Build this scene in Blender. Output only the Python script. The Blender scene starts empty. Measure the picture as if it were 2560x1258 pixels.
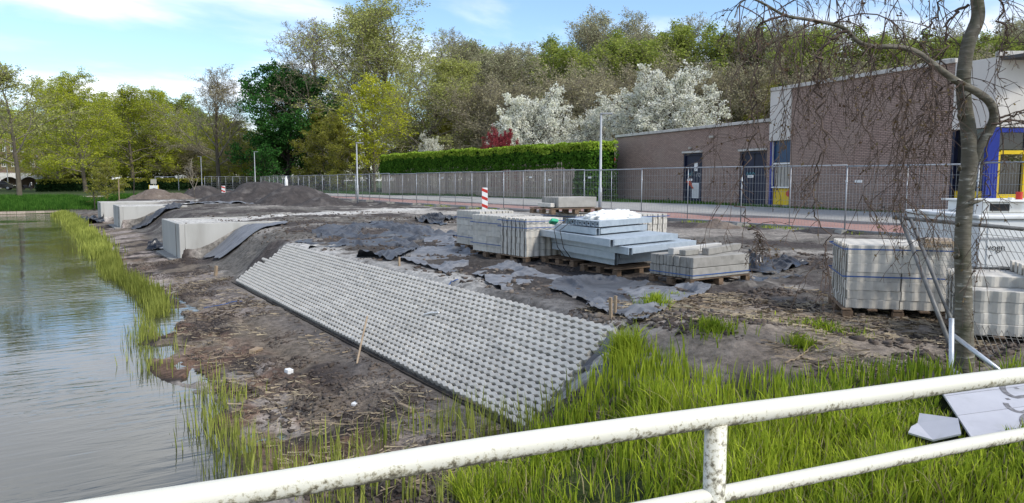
import bpy, math, random
import numpy as np
from mathutils import Vector, Matrix

# ---------------------------------------------------------------- camera, sky, sun, exposure
scene = bpy.context.scene
FPX = 1849.0                                   # focal length in photograph pixels (2560 wide)
TH = math.atan(178 / FPX)                      # camera pitch below the horizon
PH = math.atan2(1180, 1849)                    # heading, clockwise from +Y (the shore runs along +Y)
EYE = 1.5
cam_d = bpy.data.cameras.new('camera')
cam = bpy.data.objects.new('camera', cam_d)
scene.collection.objects.link(cam)
cam.location = (0, 0, EYE)
cam.rotation_euler = (math.pi / 2 - TH, 0, -PH)
cam_d.sensor_width = 36
cam_d.lens = 36 * FPX / 2560
cam_d.clip_start = 0.05
cam_d.clip_end = 3000
scene.camera = cam

SUN_EL = math.radians(44)
sun_vec = Vector((0.38, -0.925, 0)).normalized()          # towards the sun, on the ground plane
SUN_AZ = math.atan2(sun_vec.x, sun_vec.y)                 # clockwise from +Y
w = bpy.data.worlds.new('World'); scene.world = w; w.use_nodes = True
def build_sky():
    nt = w.node_tree; N = nt.nodes; L = nt.links
    N.clear()
    out = N.new('ShaderNodeOutputWorld'); bg = N.new('ShaderNodeBackground')
    sky = N.new('ShaderNodeTexSky'); sky.sky_type = 'NISHITA'; sky.sun_disc = False
    sky.sun_elevation = SUN_EL; sky.sun_rotation = SUN_AZ; sky.air_density = 1.0; sky.dust_density = 0.6; sky.ozone_density = 2.2
    tc = N.new('ShaderNodeTexCoord'); sp = N.new('ShaderNodeSeparateXYZ')
    L.new(tc.outputs['Generated'], sp.inputs[0])
    def m(op, a, b=None):
        n = N.new('ShaderNodeMath'); n.operation = op
        for i, v in enumerate((a, b)):
            if v is None: continue
            if isinstance(v, (int, float)): n.inputs[i].default_value = v
            else: L.new(v, n.inputs[i])
        return n.outputs[0]
    den = m('ADD', m('MAXIMUM', sp.outputs[2], 0.0), 0.16)
    cb = N.new('ShaderNodeCombineXYZ')
    L.new(m('DIVIDE', sp.outputs[0], den), cb.inputs[0]); L.new(m('DIVIDE', sp.outputs[1], den), cb.inputs[1])
    mp = N.new('ShaderNodeMapping'); L.new(cb.outputs[0], mp.inputs[0])
    mp.inputs['Location'].default_value = (3.1, 1.35, 0); mp.inputs['Rotation'].default_value = (0, 0, 0.5); mp.inputs['Scale'].default_value = (0.55, 0.8, 1)
    n1 = N.new('ShaderNodeTexNoise'); n1.inputs['Scale'].default_value = 1.5; n1.inputs['Detail'].default_value = 9; n1.inputs['Roughness'].default_value = 0.52
    n1.inputs['Distortion'].default_value = 0.25
    L.new(mp.outputs[0], n1.inputs['Vector'])
    rp = N.new('ShaderNodeValToRGB'); rp.color_ramp.elements[0].position = 0.42; rp.color_ramp.elements[1].position = 0.64
    rp.color_ramp.interpolation = 'EASE'
    L.new(n1.outputs['Fac'], rp.inputs[0])
    n2 = N.new('ShaderNodeTexNoise'); n2.inputs['Scale'].default_value = 2.3; n2.inputs['Detail'].default_value = 5
    L.new(mp.outputs[0], n2.inputs['Vector'])
    cr = N.new('ShaderNodeValToRGB')
    cr.color_ramp.elements[0].position = 0.35; cr.color_ramp.elements[0].color = (4.9, 5.1, 5.7, 1)
    cr.color_ramp.elements[1].position = 0.7; cr.color_ramp.elements[1].color = (8.2, 8.2, 8.2, 1)
    L.new(n2.outputs['Fac'], cr.inputs[0])
    mx = N.new('ShaderNodeMix'); mx.data_type = 'RGBA'
    L.new(m('MULTIPLY', rp.outputs[0], 0.92), mx.inputs[0]); 
    gain = N.new('ShaderNodeMix'); gain.data_type = 'RGBA'; gain.blend_type = 'MULTIPLY'; gain.inputs[0].default_value = 1
    L.new(sky.outputs[0], gain.inputs[6]); gain.inputs[7].default_value = (.90, .965, 1.02, 1)
    L.new(gain.outputs[2], mx.inputs[6]); L.new(cr.outputs[0], mx.inputs[7])
    L.new(mx.outputs[2], bg.inputs[0]); bg.inputs[1].default_value = 0.135
    L.new(bg.outputs[0], out.inputs[0])
build_sky()
sun_d = bpy.data.lights.new('sun', 'SUN'); sun_d.energy = 2.1; sun_d.angle = math.radians(10); sun_d.color = (1.0, 0.95, 0.88)
sun = bpy.data.objects.new('sun', sun_d); scene.collection.objects.link(sun)
_d = Vector((sun_vec.x * math.cos(SUN_EL), sun_vec.y * math.cos(SUN_EL), math.sin(SUN_EL)))
sun.rotation_euler = (-_d).to_track_quat('-Z', 'Y').to_euler()
cy = scene.cycles
cy.max_bounces = 5; cy.diffuse_bounces = 3; cy.glossy_bounces = 3; cy.transmission_bounces = 3; cy.transparent_max_bounces = 4; cy.caustics_reflective = False; cy.caustics_refractive = False
vs = scene.view_settings
vs.view_transform = 'Standard'; vs.look = 'None'; vs.exposure = 0.70; vs.gamma = 1.0; vs.use_curve_mapping = False

# ---------------------------------------------------------------- measuring helpers (photograph pixel -> place)
def ray(px, py):
    a = (px - 1280) / FPX; b = (629 - py) / FPX
    f = math.cos(TH) + b * math.sin(TH); u = b * math.cos(TH) - math.sin(TH)
    return (a * math.cos(PH) + f * math.sin(PH), -a * math.sin(PH) + f * math.cos(PH), u)
def G(px, py, z=0.0):
    r = ray(px, py); t = (z - EYE) / r[2]
    return (r[0] * t, r[1] * t, z)
def PD(px, d, z=0.0):                           # a place at a given depth below a photograph column
    rt = (px - 1280) / FPX * d
    return (rt * math.cos(PH) + d * math.sin(PH), -rt * math.sin(PH) + d * math.cos(PH), z)
def PDY(px, py, d):                             # the same with the height read off the row
    p = PD(px, d); r = ray(px, py); k = math.hypot(*p[:2]) / math.hypot(r[0], r[1])
    return (p[0], p[1], EYE + r[2] * k)

# ---------------------------------------------------------------- noise
def _hash(ix, iy, seed):
    h = (ix.astype(np.int64) * 374761393 + iy.astype(np.int64) * 668265263 + seed * 144665) & 0x7fffffff
    h = ((h ^ (h >> 13)) * 1274126177) & 0x7fffffff
    h = (h ^ (h >> 16)) & 0xffff
    return h / 65535.0
def vnoise(x, y, seed=0):
    x = np.asarray(x, float); y = np.asarray(y, float)
    ix = np.floor(x); iy = np.floor(y); fx = x - ix; fy = y - iy
    fx = fx * fx * fx * (fx * (fx * 6 - 15) + 10); fy = fy * fy * fy * (fy * (fy * 6 - 15) + 10)
    a = _hash(ix, iy, seed); b = _hash(ix + 1, iy, seed); c = _hash(ix, iy + 1, seed); d = _hash(ix + 1, iy + 1, seed)
    return (a + (b - a) * fx) * (1 - fy) + (c + (d - c) * fx) * fy
def fbm(x, y, seed=0, oct=4, gain=0.5):
    s = 0; a = 1; t = 0
    for i in range(oct):
        ca, sa = math.cos(0.6 * i), math.sin(0.6 * i)
        xx = (x * ca - y * sa) * 2 ** i + i * 17.3; yy = (x * sa + y * ca) * 2 ** i + i * 9.1
        s = s + a * vnoise(xx, yy, seed + i); t += a; a *= gain
    return s / t
def ridged(x, y, seed=0, oct=3):
    s = 0; a = 1; t = 0
    for i in range(oct):
        s = s + a * (1 - np.abs(2 * vnoise(x * 2 ** i + i * 5.7, y * 2 ** i, seed + i) - 1)); t += a; a *= 0.5
    return s / t
def sst(a, b, x):
    t = np.clip((np.asarray(x, float) - a) / (b - a), 0, 1)
    return t * t * (3 - 2 * t)

# ---------------------------------------------------------------- materials
MATS = {}
def nodemat(name):
    m = bpy.data.materials.new(name); m.use_nodes = True
    MATS[name] = m
    return m, m.node_tree.nodes, m.node_tree.links, m.node_tree.nodes['Principled BSDF']
def mat(name, c1, c2=None, scale=6, rough=0.8, bump=0.0, bscale=30, metal=0.0, detail=5, lo=0.35, hi=0.65, objvar=0.0, stretch=None, spec=0.3, c3=None, c3scale=2, c3lo=.55, c3hi=.7, bdist=0.02):
    m, N, L, B = nodemat(name)
    B.inputs['Roughness'].default_value = rough; B.inputs['Metallic'].default_value = metal
    B.inputs['Specular IOR Level'].default_value = spec
    tc = N.new('ShaderNodeTexCoord'); vec = tc.outputs['Object']
    oi = N.new('ShaderNodeObjectInfo')
    ad = N.new('ShaderNodeVectorMath'); ad.operation = 'ADD'
    mu = N.new('ShaderNodeMath'); mu.operation = 'MULTIPLY'; mu.inputs[1].default_value = 37.0
    L.new(oi.outputs['Random'], mu.inputs[0]); L.new(vec, ad.inputs[0]); L.new(mu.outputs[0], ad.inputs[1])
    vec = ad.outputs[0]
    if stretch:
        mp = N.new('ShaderNodeMapping'); mp.inputs['Scale'].default_value = stretch; L.new(vec, mp.inputs[0]); vec = mp.outputs[0]
    if c2 is None: c2 = tuple(v * 0.75 for v in c1)
    nz = N.new('ShaderNodeTexNoise'); nz.inputs['Scale'].default_value = scale; nz.inputs['Detail'].default_value = detail; nz.inputs['Roughness'].default_value = 0.6
    L.new(vec, nz.inputs['Vector'])
    rp = N.new('ShaderNodeValToRGB')
    rp.color_ramp.elements[0].position = lo; rp.color_ramp.elements[0].color = (*c1, 1)
    rp.color_ramp.elements[1].position = hi; rp.color_ramp.elements[1].color = (*c2, 1)
    L.new(nz.outputs['Fac'], rp.inputs[0]); col = rp.outputs[0]
    if c3:
        n3 = N.new('ShaderNodeTexNoise'); n3.inputs['Scale'].default_value = c3scale; n3.inputs['Detail'].default_value = 7; L.new(vec, n3.inputs['Vector'])
        r3 = N.new('ShaderNodeMapRange'); r3.inputs[1].default_value = c3lo; r3.inputs[2].default_value = c3hi; L.new(n3.outputs['Fac'], r3.inputs[0])
        mx = N.new('ShaderNodeMix'); mx.data_type = 'RGBA'; L.new(r3.outputs[0], mx.inputs[0]); L.new(col, mx.inputs[6]); mx.inputs[7].default_value = (*c3, 1); col = mx.outputs[2]
    if objvar:
        hs = N.new('ShaderNodeHueSaturation'); L.new(col, hs.inputs['Color'])
        mr = N.new('ShaderNodeMapRange'); mr.inputs[3].default_value = 1 - objvar; mr.inputs[4].default_value = 1 + objvar
        L.new(oi.outputs['Random'], mr.inputs[0]); L.new(mr.outputs[0], hs.inputs['Value']); col = hs.outputs[0]
    L.new(col, B.inputs['Base Color'])
    if bump:
        nb = N.new('ShaderNodeTexNoise'); nb.inputs['Scale'].default_value = bscale; nb.inputs['Detail'].default_value = 5; L.new(vec, nb.inputs['Vector'])
        bp = N.new('ShaderNodeBump'); bp.inputs['Strength'].default_value = bump; bp.inputs['Distance'].default_value = bdist
        L.new(nb.outputs['Fac'], bp.inputs['Height']); L.new(bp.outputs[0], B.inputs['Normal'])
    return m
def leafmat(name, c1, c2, scale=0.6, trans=0.3, objvar=0.12, attr=None):
    m, N, L, B = nodemat(name); N.remove(B)
    out = N['Material Output']
    tc = N.new('ShaderNodeTexCoord'); nz = N.new('ShaderNodeTexNoise'); nz.inputs['Scale'].default_value = scale; nz.inputs['Detail'].default_value = 3
    L.new(tc.outputs['Object'], nz.inputs['Vector'])
    fac = nz.outputs['Fac']
    at = N.new('ShaderNodeAttribute'); at.attribute_name = 'rnd'
    ad = N.new('ShaderNodeMath'); ad.operation = 'MULTIPLY_ADD'; ad.inputs[1].default_value = 0.5; L.new(at.outputs['Fac'], ad.inputs[0])
    sb = N.new('ShaderNodeMath'); sb.operation = 'SUBTRACT'; sb.inputs[1].default_value = 0.25; L.new(fac, sb.inputs[0]); L.new(sb.outputs[0], ad.inputs[2])
    rp = N.new('ShaderNodeValToRGB'); rp.color_ramp.elements[0].position = 0.3; rp.color_ramp.elements[1].position = 0.7
    rp.color_ramp.elements[0].color = (*c1, 1); rp.color_ramp.elements[1].color = (*c2, 1); L.new(ad.outputs[0], rp.inputs[0])
    oi = N.new('ShaderNodeObjectInfo'); hs = N.new('ShaderNodeHueSaturation'); L.new(rp.outputs[0], hs.inputs['Color'])
    mr = N.new('ShaderNodeMapRange'); mr.inputs[3].default_value = 1 - objvar; mr.inputs[4].default_value = 1 + objvar; L.new(oi.outputs['Random'], mr.inputs[0]); L.new(mr.outputs[0], hs.inputs['Value'])
    d = N.new('ShaderNodeBsdfDiffuse'); t = N.new('ShaderNodeBsdfTranslucent'); mx = N.new('ShaderNodeMixShader'); mx.inputs[0].default_value = trans
    L.new(hs.outputs[0], d.inputs[0]); L.new(hs.outputs[0], t.inputs[0]); L.new(d.outputs[0], mx.inputs[1]); L.new(t.outputs[0], mx.inputs[2]); L.new(mx.outputs[0], out.inputs[0])
    return m

# ---------------------------------------------------------------- mesh helpers
COL = scene.collection
def mesh_np(name, verts, quads=None, tris=None, mat=None, smooth=False, rnd=None):
    me = bpy.data.meshes.new(name)
    verts = np.asarray(verts, np.float32).reshape(-1, 3)
    q = np.zeros((0, 4), np.int32) if quads is None else np.asarray(quads, np.int32).reshape(-1, 4)
    t = np.zeros((0, 3), np.int32) if tris is None else np.asarray(tris, np.int32).reshape(-1, 3)
    me.vertices.add(len(verts)); me.vertices.foreach_set('co', verts.ravel())
    loops = np.concatenate([q.ravel(), t.ravel()])
    me.loops.add(len(loops)); me.loops.foreach_set('vertex_index', loops)
    tot = np.concatenate([np.full(len(q), 4, np.int32), np.full(len(t), 3, np.int32)])
    st = np.concatenate([[0], np.cumsum(tot)[:-1]]).astype(np.int32)
    me.polygons.add(len(tot)); me.polygons.foreach_set('loop_start', st); me.polygons.foreach_set('loop_total', tot)
    if smooth: me.polygons.foreach_set('use_smooth', np.ones(len(tot), bool))
    if rnd is not None:
        a = me.attributes.new('rnd', 'FLOAT', 'POINT'); a.data.foreach_set('value', np.asarray(rnd, np.float32))
    me.update(calc_edges=True)
    if mat is not None: me.materials.append(MATS[mat] if isinstance(mat, str) else mat)
    return me
class MB:
    def __init__(s): s.v = []; s.f = []
    def add(s, vs, fs):
        o = len(s.v); s.v.extend([tuple(v) for v in vs]); s.f.extend([tuple(i + o for i in f) for f in fs])
    def box(s, c, d, rot=None):
        x, y, z = d[0] / 2, d[1] / 2, d[2] / 2
        vs = [Vector(p) for p in ((-x, -y, -z), (x, -y, -z), (x, y, -z), (-x, y, -z), (-x, -y, z), (x, -y, z), (x, y, z), (-x, y, z))]
        if rot is not None: vs = [rot @ v for v in vs]
        s.add([v + Vector(c) for v in vs], [(0, 3, 2, 1), (4, 5, 6, 7), (0, 1, 5, 4), (1, 2, 6, 5), (2, 3, 7, 6), (3, 0, 4, 7)])
        return s
    def cbox(s, c, d, b=0.006, rot=None):       # box with chamfered edges
        x, y, z = d[0] / 2, d[1] / 2, d[2] / 2
        b = min(b, x * .45, y * .45, z * .45)
        vs = []; 
        prof = [(-x + b, -y), (x - b, -y), (x, -y + b), (x, y - b), (x - b, y), (-x + b, y), (-x, y - b), (-x, -y + b)]
        inn = [(-x + b, -y + b), (x - b, -y + b), (x - b, -y + b), (x - b, y - b), (x - b, y - b), (-x + b, y - b), (-x + b, y - b), (-x + b, -y + b)]
        rings = [[(p[0], p[1], -z) for p in inn], [(p[0], p[1], -z + b) for p in prof], [(p[0], p[1], z - b) for p in prof], [(p[0], p[1], z) for p in inn]]
        fs = []
        for r in rings: vs += r
        for k in range(3):
            for i in range(8):
                j = (i + 1) % 8
                fs.append((k * 8 + i, k * 8 + j, (k + 1) * 8 + j, (k + 1) * 8 + i))
        fs.append((0, 6, 4, 2)); fs.append((24, 26, 28, 30))
        vs = [Vector(v) for v in vs]
        if rot is not None: vs = [rot @ v for v in vs]
        s.add([v + Vector(c) for v in vs], fs)
        return s
    def tube(s, pts, r, k=8, cap=True):
        pts = [Vector(p) for p in pts]; n = len(pts)
        rr = r if isinstance(r, (list, tuple)) else [r] * n
        o = []; prev = None
        for i, p in enumerate(pts):
            t = (pts[min(i + 1, n - 1)] - pts[max(i - 1, 0)]).normalized()
            if prev is None:
                a = t.orthogonal().normalized()
            else:
                a = (prev - t * prev.dot(t)).normalized()
            prev = a; b = t.cross(a)
            for j in range(k):
                an = 2 * math.pi * j / k
                o.append(p + (a * math.cos(an) + b * math.sin(an)) * rr[i])
        fs = [(i * k + j, i * k + (j + 1) % k, (i + 1) * k + (j + 1) % k, (i + 1) * k + j) for i in range(n - 1) for j in range(k)]
        if cap: fs.append(tuple(range(k - 1, -1, -1))); fs.append(tuple((n - 1) * k + j for j in range(k)))
        s.add(o, fs); return s
    def prism(s, prof, axis, l0, l1):           # profile in the two other axes, extruded along axis 0/1/2
        n = len(prof); vs = []
        for l in (l0, l1):
            for a, b in prof:
                vs.append({0: (l, a, b), 1: (a, l, b), 2: (a, b, l)}[axis])
        fs = [(i, (i + 1) % n, n + (i + 1) % n, n + i) for i in range(n)] + [tuple(range(n - 1, -1, -1)), tuple(range(n, 2 * n))]
        s.add(vs, fs); return s
    def mesh(s, name, m, smooth=False):
        me = bpy.data.meshes.new(name); me.from_pydata([tuple(v) for v in s.v], [], s.f)
        me.validate(); 
        import bmesh
        bm = bmesh.new(); bm.from_mesh(me); bmesh.ops.recalc_face_normals(bm, faces=bm.faces); bm.to_mesh(me); bm.free()
        if smooth: me.shade_smooth()
        me.materials.append(MATS[m])
        return me
    def build(s, name, m, parent=None, smooth=False):
        return ob(name, s.mesh(name, m, smooth), parent)
def ob(name, me, parent=None, loc=None, rot=None):
    o = bpy.data.objects.new(name, me); COL.objects.link(o)
    if parent: o.parent = parent
    if loc is not None: o.location = loc
    if rot is not None: o.rotation_euler = rot
    return o
def tag(o, label=None, cat=None, group=None, kind=None):
    if label: o['label'] = label
    if cat: o['category'] = cat
    if group: o['group'] = group
    if kind: o['kind'] = kind
    return o
def empty(name, loc, rz=0.0, label=None, cat=None, group=None):
    o = ob(name, None, None, loc, (0, 0, rz)); o.empty_display_size = 0.2
    return tag(o, label, cat, group)
def text_mesh(name, s, size, m, parent, mw, ext=0.001):
    cu = bpy.data.curves.new(name, 'FONT'); cu.body = s; cu.size = size; cu.extrude = ext; cu.align_x = 'CENTER'; cu.align_y = 'CENTER'
    o = bpy.data.objects.new(name, cu); COL.objects.link(o)
    bpy.context.view_layer.update()
    me = bpy.data.meshes.new_from_object(o.evaluated_get(bpy.context.evaluated_depsgraph_get()))
    bpy.data.objects.remove(o); bpy.data.curves.remove(cu)
    me.materials.clear(); me.materials.append(MATS[m])
    t = ob(name, me, parent); t.matrix_local = mw
    return t

# plain materials
mat('concrete', (.50, .49, .46), (.42, .41, .385), 3, .9, .35, 60, objvar=.07, c3=(.36, .35, .32), c3scale=1.6)
mat('paver', (.58, .548, .485), (.49, .465, .415), 9, .92, .4, 120, objvar=.10, c3=(.40, .38, .34), c3scale=6, bdist=.004)
mat('slab_concrete', (.33, .315, .285), (.26, .25, .225), 7, .92, .5, 90, objvar=.12, c3=(.18, .17, .15), c3scale=5, bdist=.006)
mat('abutment', (.46, .45, .415), (.39, .38, .35), 1.2, .85, .15, 25, c3=(.31, .30, .27), c3scale=1.1, stretch=(1, 1, .25))
mat('galvanised', (.46, .52, .57), (.37, .43, .48), 9, .45, .05, 40, metal=.3, objvar=.08)
mat('fence_metal', (.40, .42, .44), (.29, .31, .33), 6, .5, metal=.5, objvar=.06)
mat('old_metal', (.20, .20, .19), (.12, .115, .105), 8, .6, .2, 50, metal=.45)
mat('bright_zinc', (.62, .65, .68), (.48, .51, .54), 14, .4, metal=.55)
mat('lamp_metal', (.40, .42, .44), (.34, .36, .38), 3, .5, metal=.3)
mat('pallet_wood', (.20, .135, .085), (.12, .085, .06), 5, .9, .3, 30, objvar=.2, stretch=(1, 6, 6))
mat('grey_wood', (.45, .375, .305), (.30, .24, .195), 4, .9, .3, 30, objvar=.22, stretch=(6, 6, 1))
mat('pale_wood', (.36, .28, .19), (.26, .19, .125), 6, .85, .2, 40, objvar=.1)
mat('white_plastic', (.82, .82, .80), (.72, .72, .70), 8, .5, .3, 14)
mat('blue_strap', (.045, .11, .30), (.03, .08, .24), 9, .45)
mat('black_wire', (.03, .03, .03), (.02, .02, .02), 9, .6)
mat('tarp', (.080, .086, .097), (.040, .043, .050), 2.5, .46, .3, 25, spec=.5, c3=(.16, .15, .135), c3scale=1.5, c3lo=.6, c3hi=.75)
mat('tarp_black', (.022, .023, .026), (.012, .012, .014), 4, .3, .3, 18, spec=.6)
mat('tarp_pale', (.20, .207, .22), (.11, .115, .125), 3, .55, .3, 30, stretch=(1, 4, 1), spec=.4)
mat('paint_white', (.78, .77, .74), (.70, .69, .66), 2, .5, .1, 20, c3=(.55, .53, .48), c3scale=3)
mat('board_white', (.50, .50, .53), (.43, .43, .46), 3, .6, c3=(.36, .36, .36), c3scale=4)
mat('panel_white', (.63, .60, .55), (.56, .53, .48), 1.2, .7, c3=(.42, .39, .33), c3scale=.8, stretch=(1, 1, .2))
mat('container_white', (.74, .745, .72), (.66, .665, .64), 2, .45, c3=(.50, .48, .43), c3scale=2.2, stretch=(1, 1, .3))
mat('navy', (.012, .017, .045), (.009, .012, .03), 3, .45)
mat('royal_blue', (.012, .03, .26), (.01, .024, .2), 3, .4)
mat('pane_blue', (.02, .06, .13), (.017, .05, .11), 3, .25)
mat('yellow', (.74, .52, .015), (.66, .46, .013), 3, .45)
mat('red_paint', (.55, .045, .03), (.45, .035, .025), 6, .5)
mat('sign_white', (.80, .80, .78), (.74, .74, .72), 6, .5)
mat('ink', (.015, .015, .016), (.02, .02, .02), 6, .7)
mat('tin_grey', (.40, .40, .40), (.33, .33, .33), 6, .5)
mat('orange_red', (.62, .08, .02), (.5, .06, .02), 6, .6)
mat('teal_paint', (.05, .28, .32), (.04, .22, .26), 20, .6)
mat('green_cap', (.05, .45, .25), (.04, .40, .22), 6, .5)
mat('curtain', (.45, .42, .36), (.36, .34, .29), 5, .8)
mat('dark_glass', (.02, .022, .025), (.015, .016, .018), 3, .08, spec=.6)
mat('roof_edge', (.55, .53, .49), (.47, .45, .41), 3, .6, c3=(.3, .28, .24), c3scale=3)
mat('roof_felt', (.10, .10, .10), (.08, .08, .08), 3, .9)
mat('soil_dark', (.042, .037, .035), (.070, .061, .057), 2.2, .95, .9, 9, c3=(.125, .112, .103), c3scale=1.2, bdist=.06)
mat('soil_brown', (.115, .090, .072), (.17, .135, .11), 3, .95, .9, 12, c3=(.23, .195, .16), c3scale=1.4, bdist=.05)
mat('clod', (.055, .043, .036), (.12, .096, .078), 2, .95, .6, 20, c3=(.24, .205, .17), c3scale=.9, bdist=.02)
mat('straw', (.36, .30, .20), (.20, .15, .10), 1.3, .9)
mat('bark', (.135, .115, .085), (.080, .068, .052), 4, .95, .8, 14, stretch=(1, 1, .3), bdist=.03)
mat('bark_dark', (.060, .050, .040), (.035, .030, .025), 4, .95, .6, 14, stretch=(1, 1, .3), bdist=.03)
mat('twig_grey', (.27, .24, .185), (.20, .17, .13), .8, .95)
mat('twig_brown', (.130, .092, .072), (.085, .060, .047), 3, .9)
mat('car_black', (.012, .012, .015), (.014, .014, .017), 3, .18, spec=.6)
mat('car_white', (.62, .63, .65), (.6, .61, .63), 3, .25, spec=.5)
mat('rubber', (.02, .02, .02), (.03, .03, .03), 3, .8)
mat('brick_far', (.22, .155, .12), (.17, .12, .095), 4, .9)
mat('kerb', (.36, .35, .33), (.28, .27, .25), 4, .9, .3, 40)

def birch_bark():
    m, N, L, B = nodemat('birch_bark')
    tc = N.new('ShaderNodeTexCoord')
    mp = N.new('ShaderNodeMapping'); mp.inputs['Scale'].default_value = (9, 9, 38); L.new(tc.outputs['Object'], mp.inputs[0])
    n = N.new('ShaderNodeTexNoise'); n.inputs['Scale'].default_value = 1; n.inputs['Detail'].default_value = 3; L.new(mp.outputs[0], n.inputs['Vector'])
    r = N.new('ShaderNodeValToRGB'); e = r.color_ramp.elements
    e[0].position = .3; e[0].color = (.11, .095, .068, 1); e[1].position = .66; e[1].color = (.36, .335, .28, 1)
    x = e.new(.56); x.color = (.145, .130, .098, 1); x = e.new(.63); x.color = (.20, .185, .15, 1)
    L.new(n.outputs['Fac'], r.inputs[0])
    n2 = N.new('ShaderNodeTexNoise'); n2.inputs['Scale'].default_value = 5; n2.inputs['Detail'].default_value = 6; L.new(tc.outputs['Object'], n2.inputs['Vector'])
    r2 = N.new('ShaderNodeMapRange'); r2.inputs[1].default_value = .5; r2.inputs[2].default_value = .68; L.new(n2.outputs['Fac'], r2.inputs[0])
    mx = N.new('ShaderNodeMix'); mx.data_type = 'RGBA'; L.new(r2.outputs[0], mx.inputs[0]); L.new(r.outputs[0], mx.inputs[6]); mx.inputs[7].default_value = (.062, .062, .030, 1)
    L.new(mx.outputs[2], B.inputs['Base Color']); B.inputs['Roughness'].default_value = .85
    ad = N.new('ShaderNodeMath'); ad.operation = 'ADD'; L.new(n.outputs['Fac'], ad.inputs[0]); L.new(n2.outputs['Fac'], ad.inputs[1])
    bp = N.new('ShaderNodeBump'); bp.inputs['Strength'].default_value = .6; bp.inputs['Distance'].default_value = .02; L.new(ad.outputs[0], bp.inputs['Height']); L.new(bp.outputs[0], B.inputs['Normal'])
birch_bark()
def rail_paint():
    m, N, L, B = nodemat('rail_paint')
    tc = N.new('ShaderNodeTexCoord')
    n1 = N.new('ShaderNodeTexNoise'); n1.inputs['Scale'].default_value = 60; n1.inputs['Detail'].default_value = 9; n1.inputs['Roughness'].default_value = .72; L.new(tc.outputs['Object'], n1.inputs['Vector'])
    n2 = N.new('ShaderNodeTexNoise'); n2.inputs['Scale'].default_value = 4.5; n2.inputs['Detail'].default_value = 4; L.new(tc.outputs['Object'], n2.inputs['Vector'])
    # dirt and algae settle on the underside, so the attribute 'low' (0 top .. 1 bottom of the tube) raises the chance
    at = N.new('ShaderNodeAttribute'); at.attribute_name = 'low'
    a = N.new('ShaderNodeMath'); a.operation = 'MULTIPLY_ADD'; a.inputs[1].default_value = .36; L.new(at.outputs['Fac'], a.inputs[0]); L.new(n1.outputs['Fac'], a.inputs[2])
    b = N.new('ShaderNodeMath'); b.operation = 'MULTIPLY_ADD'; b.inputs[1].default_value = .30; L.new(n2.outputs['Fac'], b.inputs[0]); L.new(a.outputs[0], b.inputs[2])
    r = N.new('ShaderNodeValToRGB'); e = r.color_ramp.elements
    e[0].position = .86; e[0].color = (.65, .63, .53, 1); e[1].position = 1.0; e[1].color = (.115, .10, .065, 1)
    x = e.new(.92); x.color = (.44, .41, .30, 1)
    L.new(b.outputs[0], r.inputs[0]); L.new(r.outputs[0], B.inputs['Base Color'])
    B.inputs['Roughness'].default_value = .45
    bp = N.new('ShaderNodeBump'); bp.inputs['Strength'].default_value = .25; bp.inputs['Distance'].default_value = .004; L.new(n1.outputs['Fac'], bp.inputs['Height']); L.new(bp.outputs[0], B.inputs['Normal'])
rail_paint()
def brick_mat(name, c1, c2, mortar, bw=.21, bh=.0625, uaxis=0, vaxis=2, rough=.9, ms=.006, patch=(.33, .25, .2)):
    m, N, L, B = nodemat(name)
    tc = N.new('ShaderNodeTexCoord'); sp = N.new('ShaderNodeSeparateXYZ'); cb = N.new('ShaderNodeCombineXYZ')
    L.new(tc.outputs['Object'], sp.inputs[0]); L.new(sp.outputs[uaxis], cb.inputs[0]); L.new(sp.outputs[vaxis], cb.inputs[1])
    bt = N.new('ShaderNodeTexBrick'); L.new(cb.outputs[0], bt.inputs['Vector'])
    bt.inputs['Scale'].default_value = 1; bt.inputs['Brick Width'].default_value = bw; bt.inputs['Row Height'].default_value = bh
    bt.inputs['Mortar Size'].default_value = ms; bt.inputs['Mortar Smooth'].default_value = .3; bt.inputs['Bias'].default_value = -.1
    bt.inputs['Color1'].default_value = (*c1, 1); bt.inputs['Color2'].default_value = (*c2, 1); bt.inputs['Mortar'].default_value = (*mortar, 1)
    nz = N.new('ShaderNodeTexNoise'); nz.inputs['Scale'].default_value = .7; nz.inputs['Detail'].default_value = 7; L.new(tc.outputs['Object'], nz.inputs['Vector'])
    mr = N.new('ShaderNodeMapRange'); mr.inputs[1].default_value = .42; mr.inputs[2].default_value = .72; mr.inputs[4].default_value = .6; L.new(nz.outputs['Fac'], mr.inputs[0])
    mx = N.new('ShaderNodeMix'); mx.data_type = 'RGBA'; L.new(mr.outputs[0], mx.inputs[0]); L.new(bt.outputs['Color'], mx.inputs[6]); mx.inputs[7].default_value = (*patch, 1)
    L.new(mx.outputs[2], B.inputs['Base Color']); B.inputs['Roughness'].default_value = rough; B.inputs['Specular IOR Level'].default_value = .2
    bp = N.new('ShaderNodeBump'); bp.inputs['Strength'].default_value = .5; bp.inputs['Distance'].default_value = .01; bp.invert = True
    L.new(bt.outputs['Fac'], bp.inputs['Height']); L.new(bp.outputs[0], B.inputs['Normal'])
brick_mat('brick_wall', (.40, .285, .235), (.30, .21, .172), (.10, .080, .068), patch=(.33, .26, .215), ms=.011)
brick_mat('red_pavers', (.36, .205, .175), (.30, .170, .145), (.20, .135, .115), .2, .1, 1, 0, ms=.004, patch=(.37, .26, .225))
brick_mat('grey_flags', (.37, .36, .335), (.31, .30, .28), (.18, .175, .16), .3, .3, 1, 0, ms=.006, patch=(.40, .385, .35))

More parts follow.
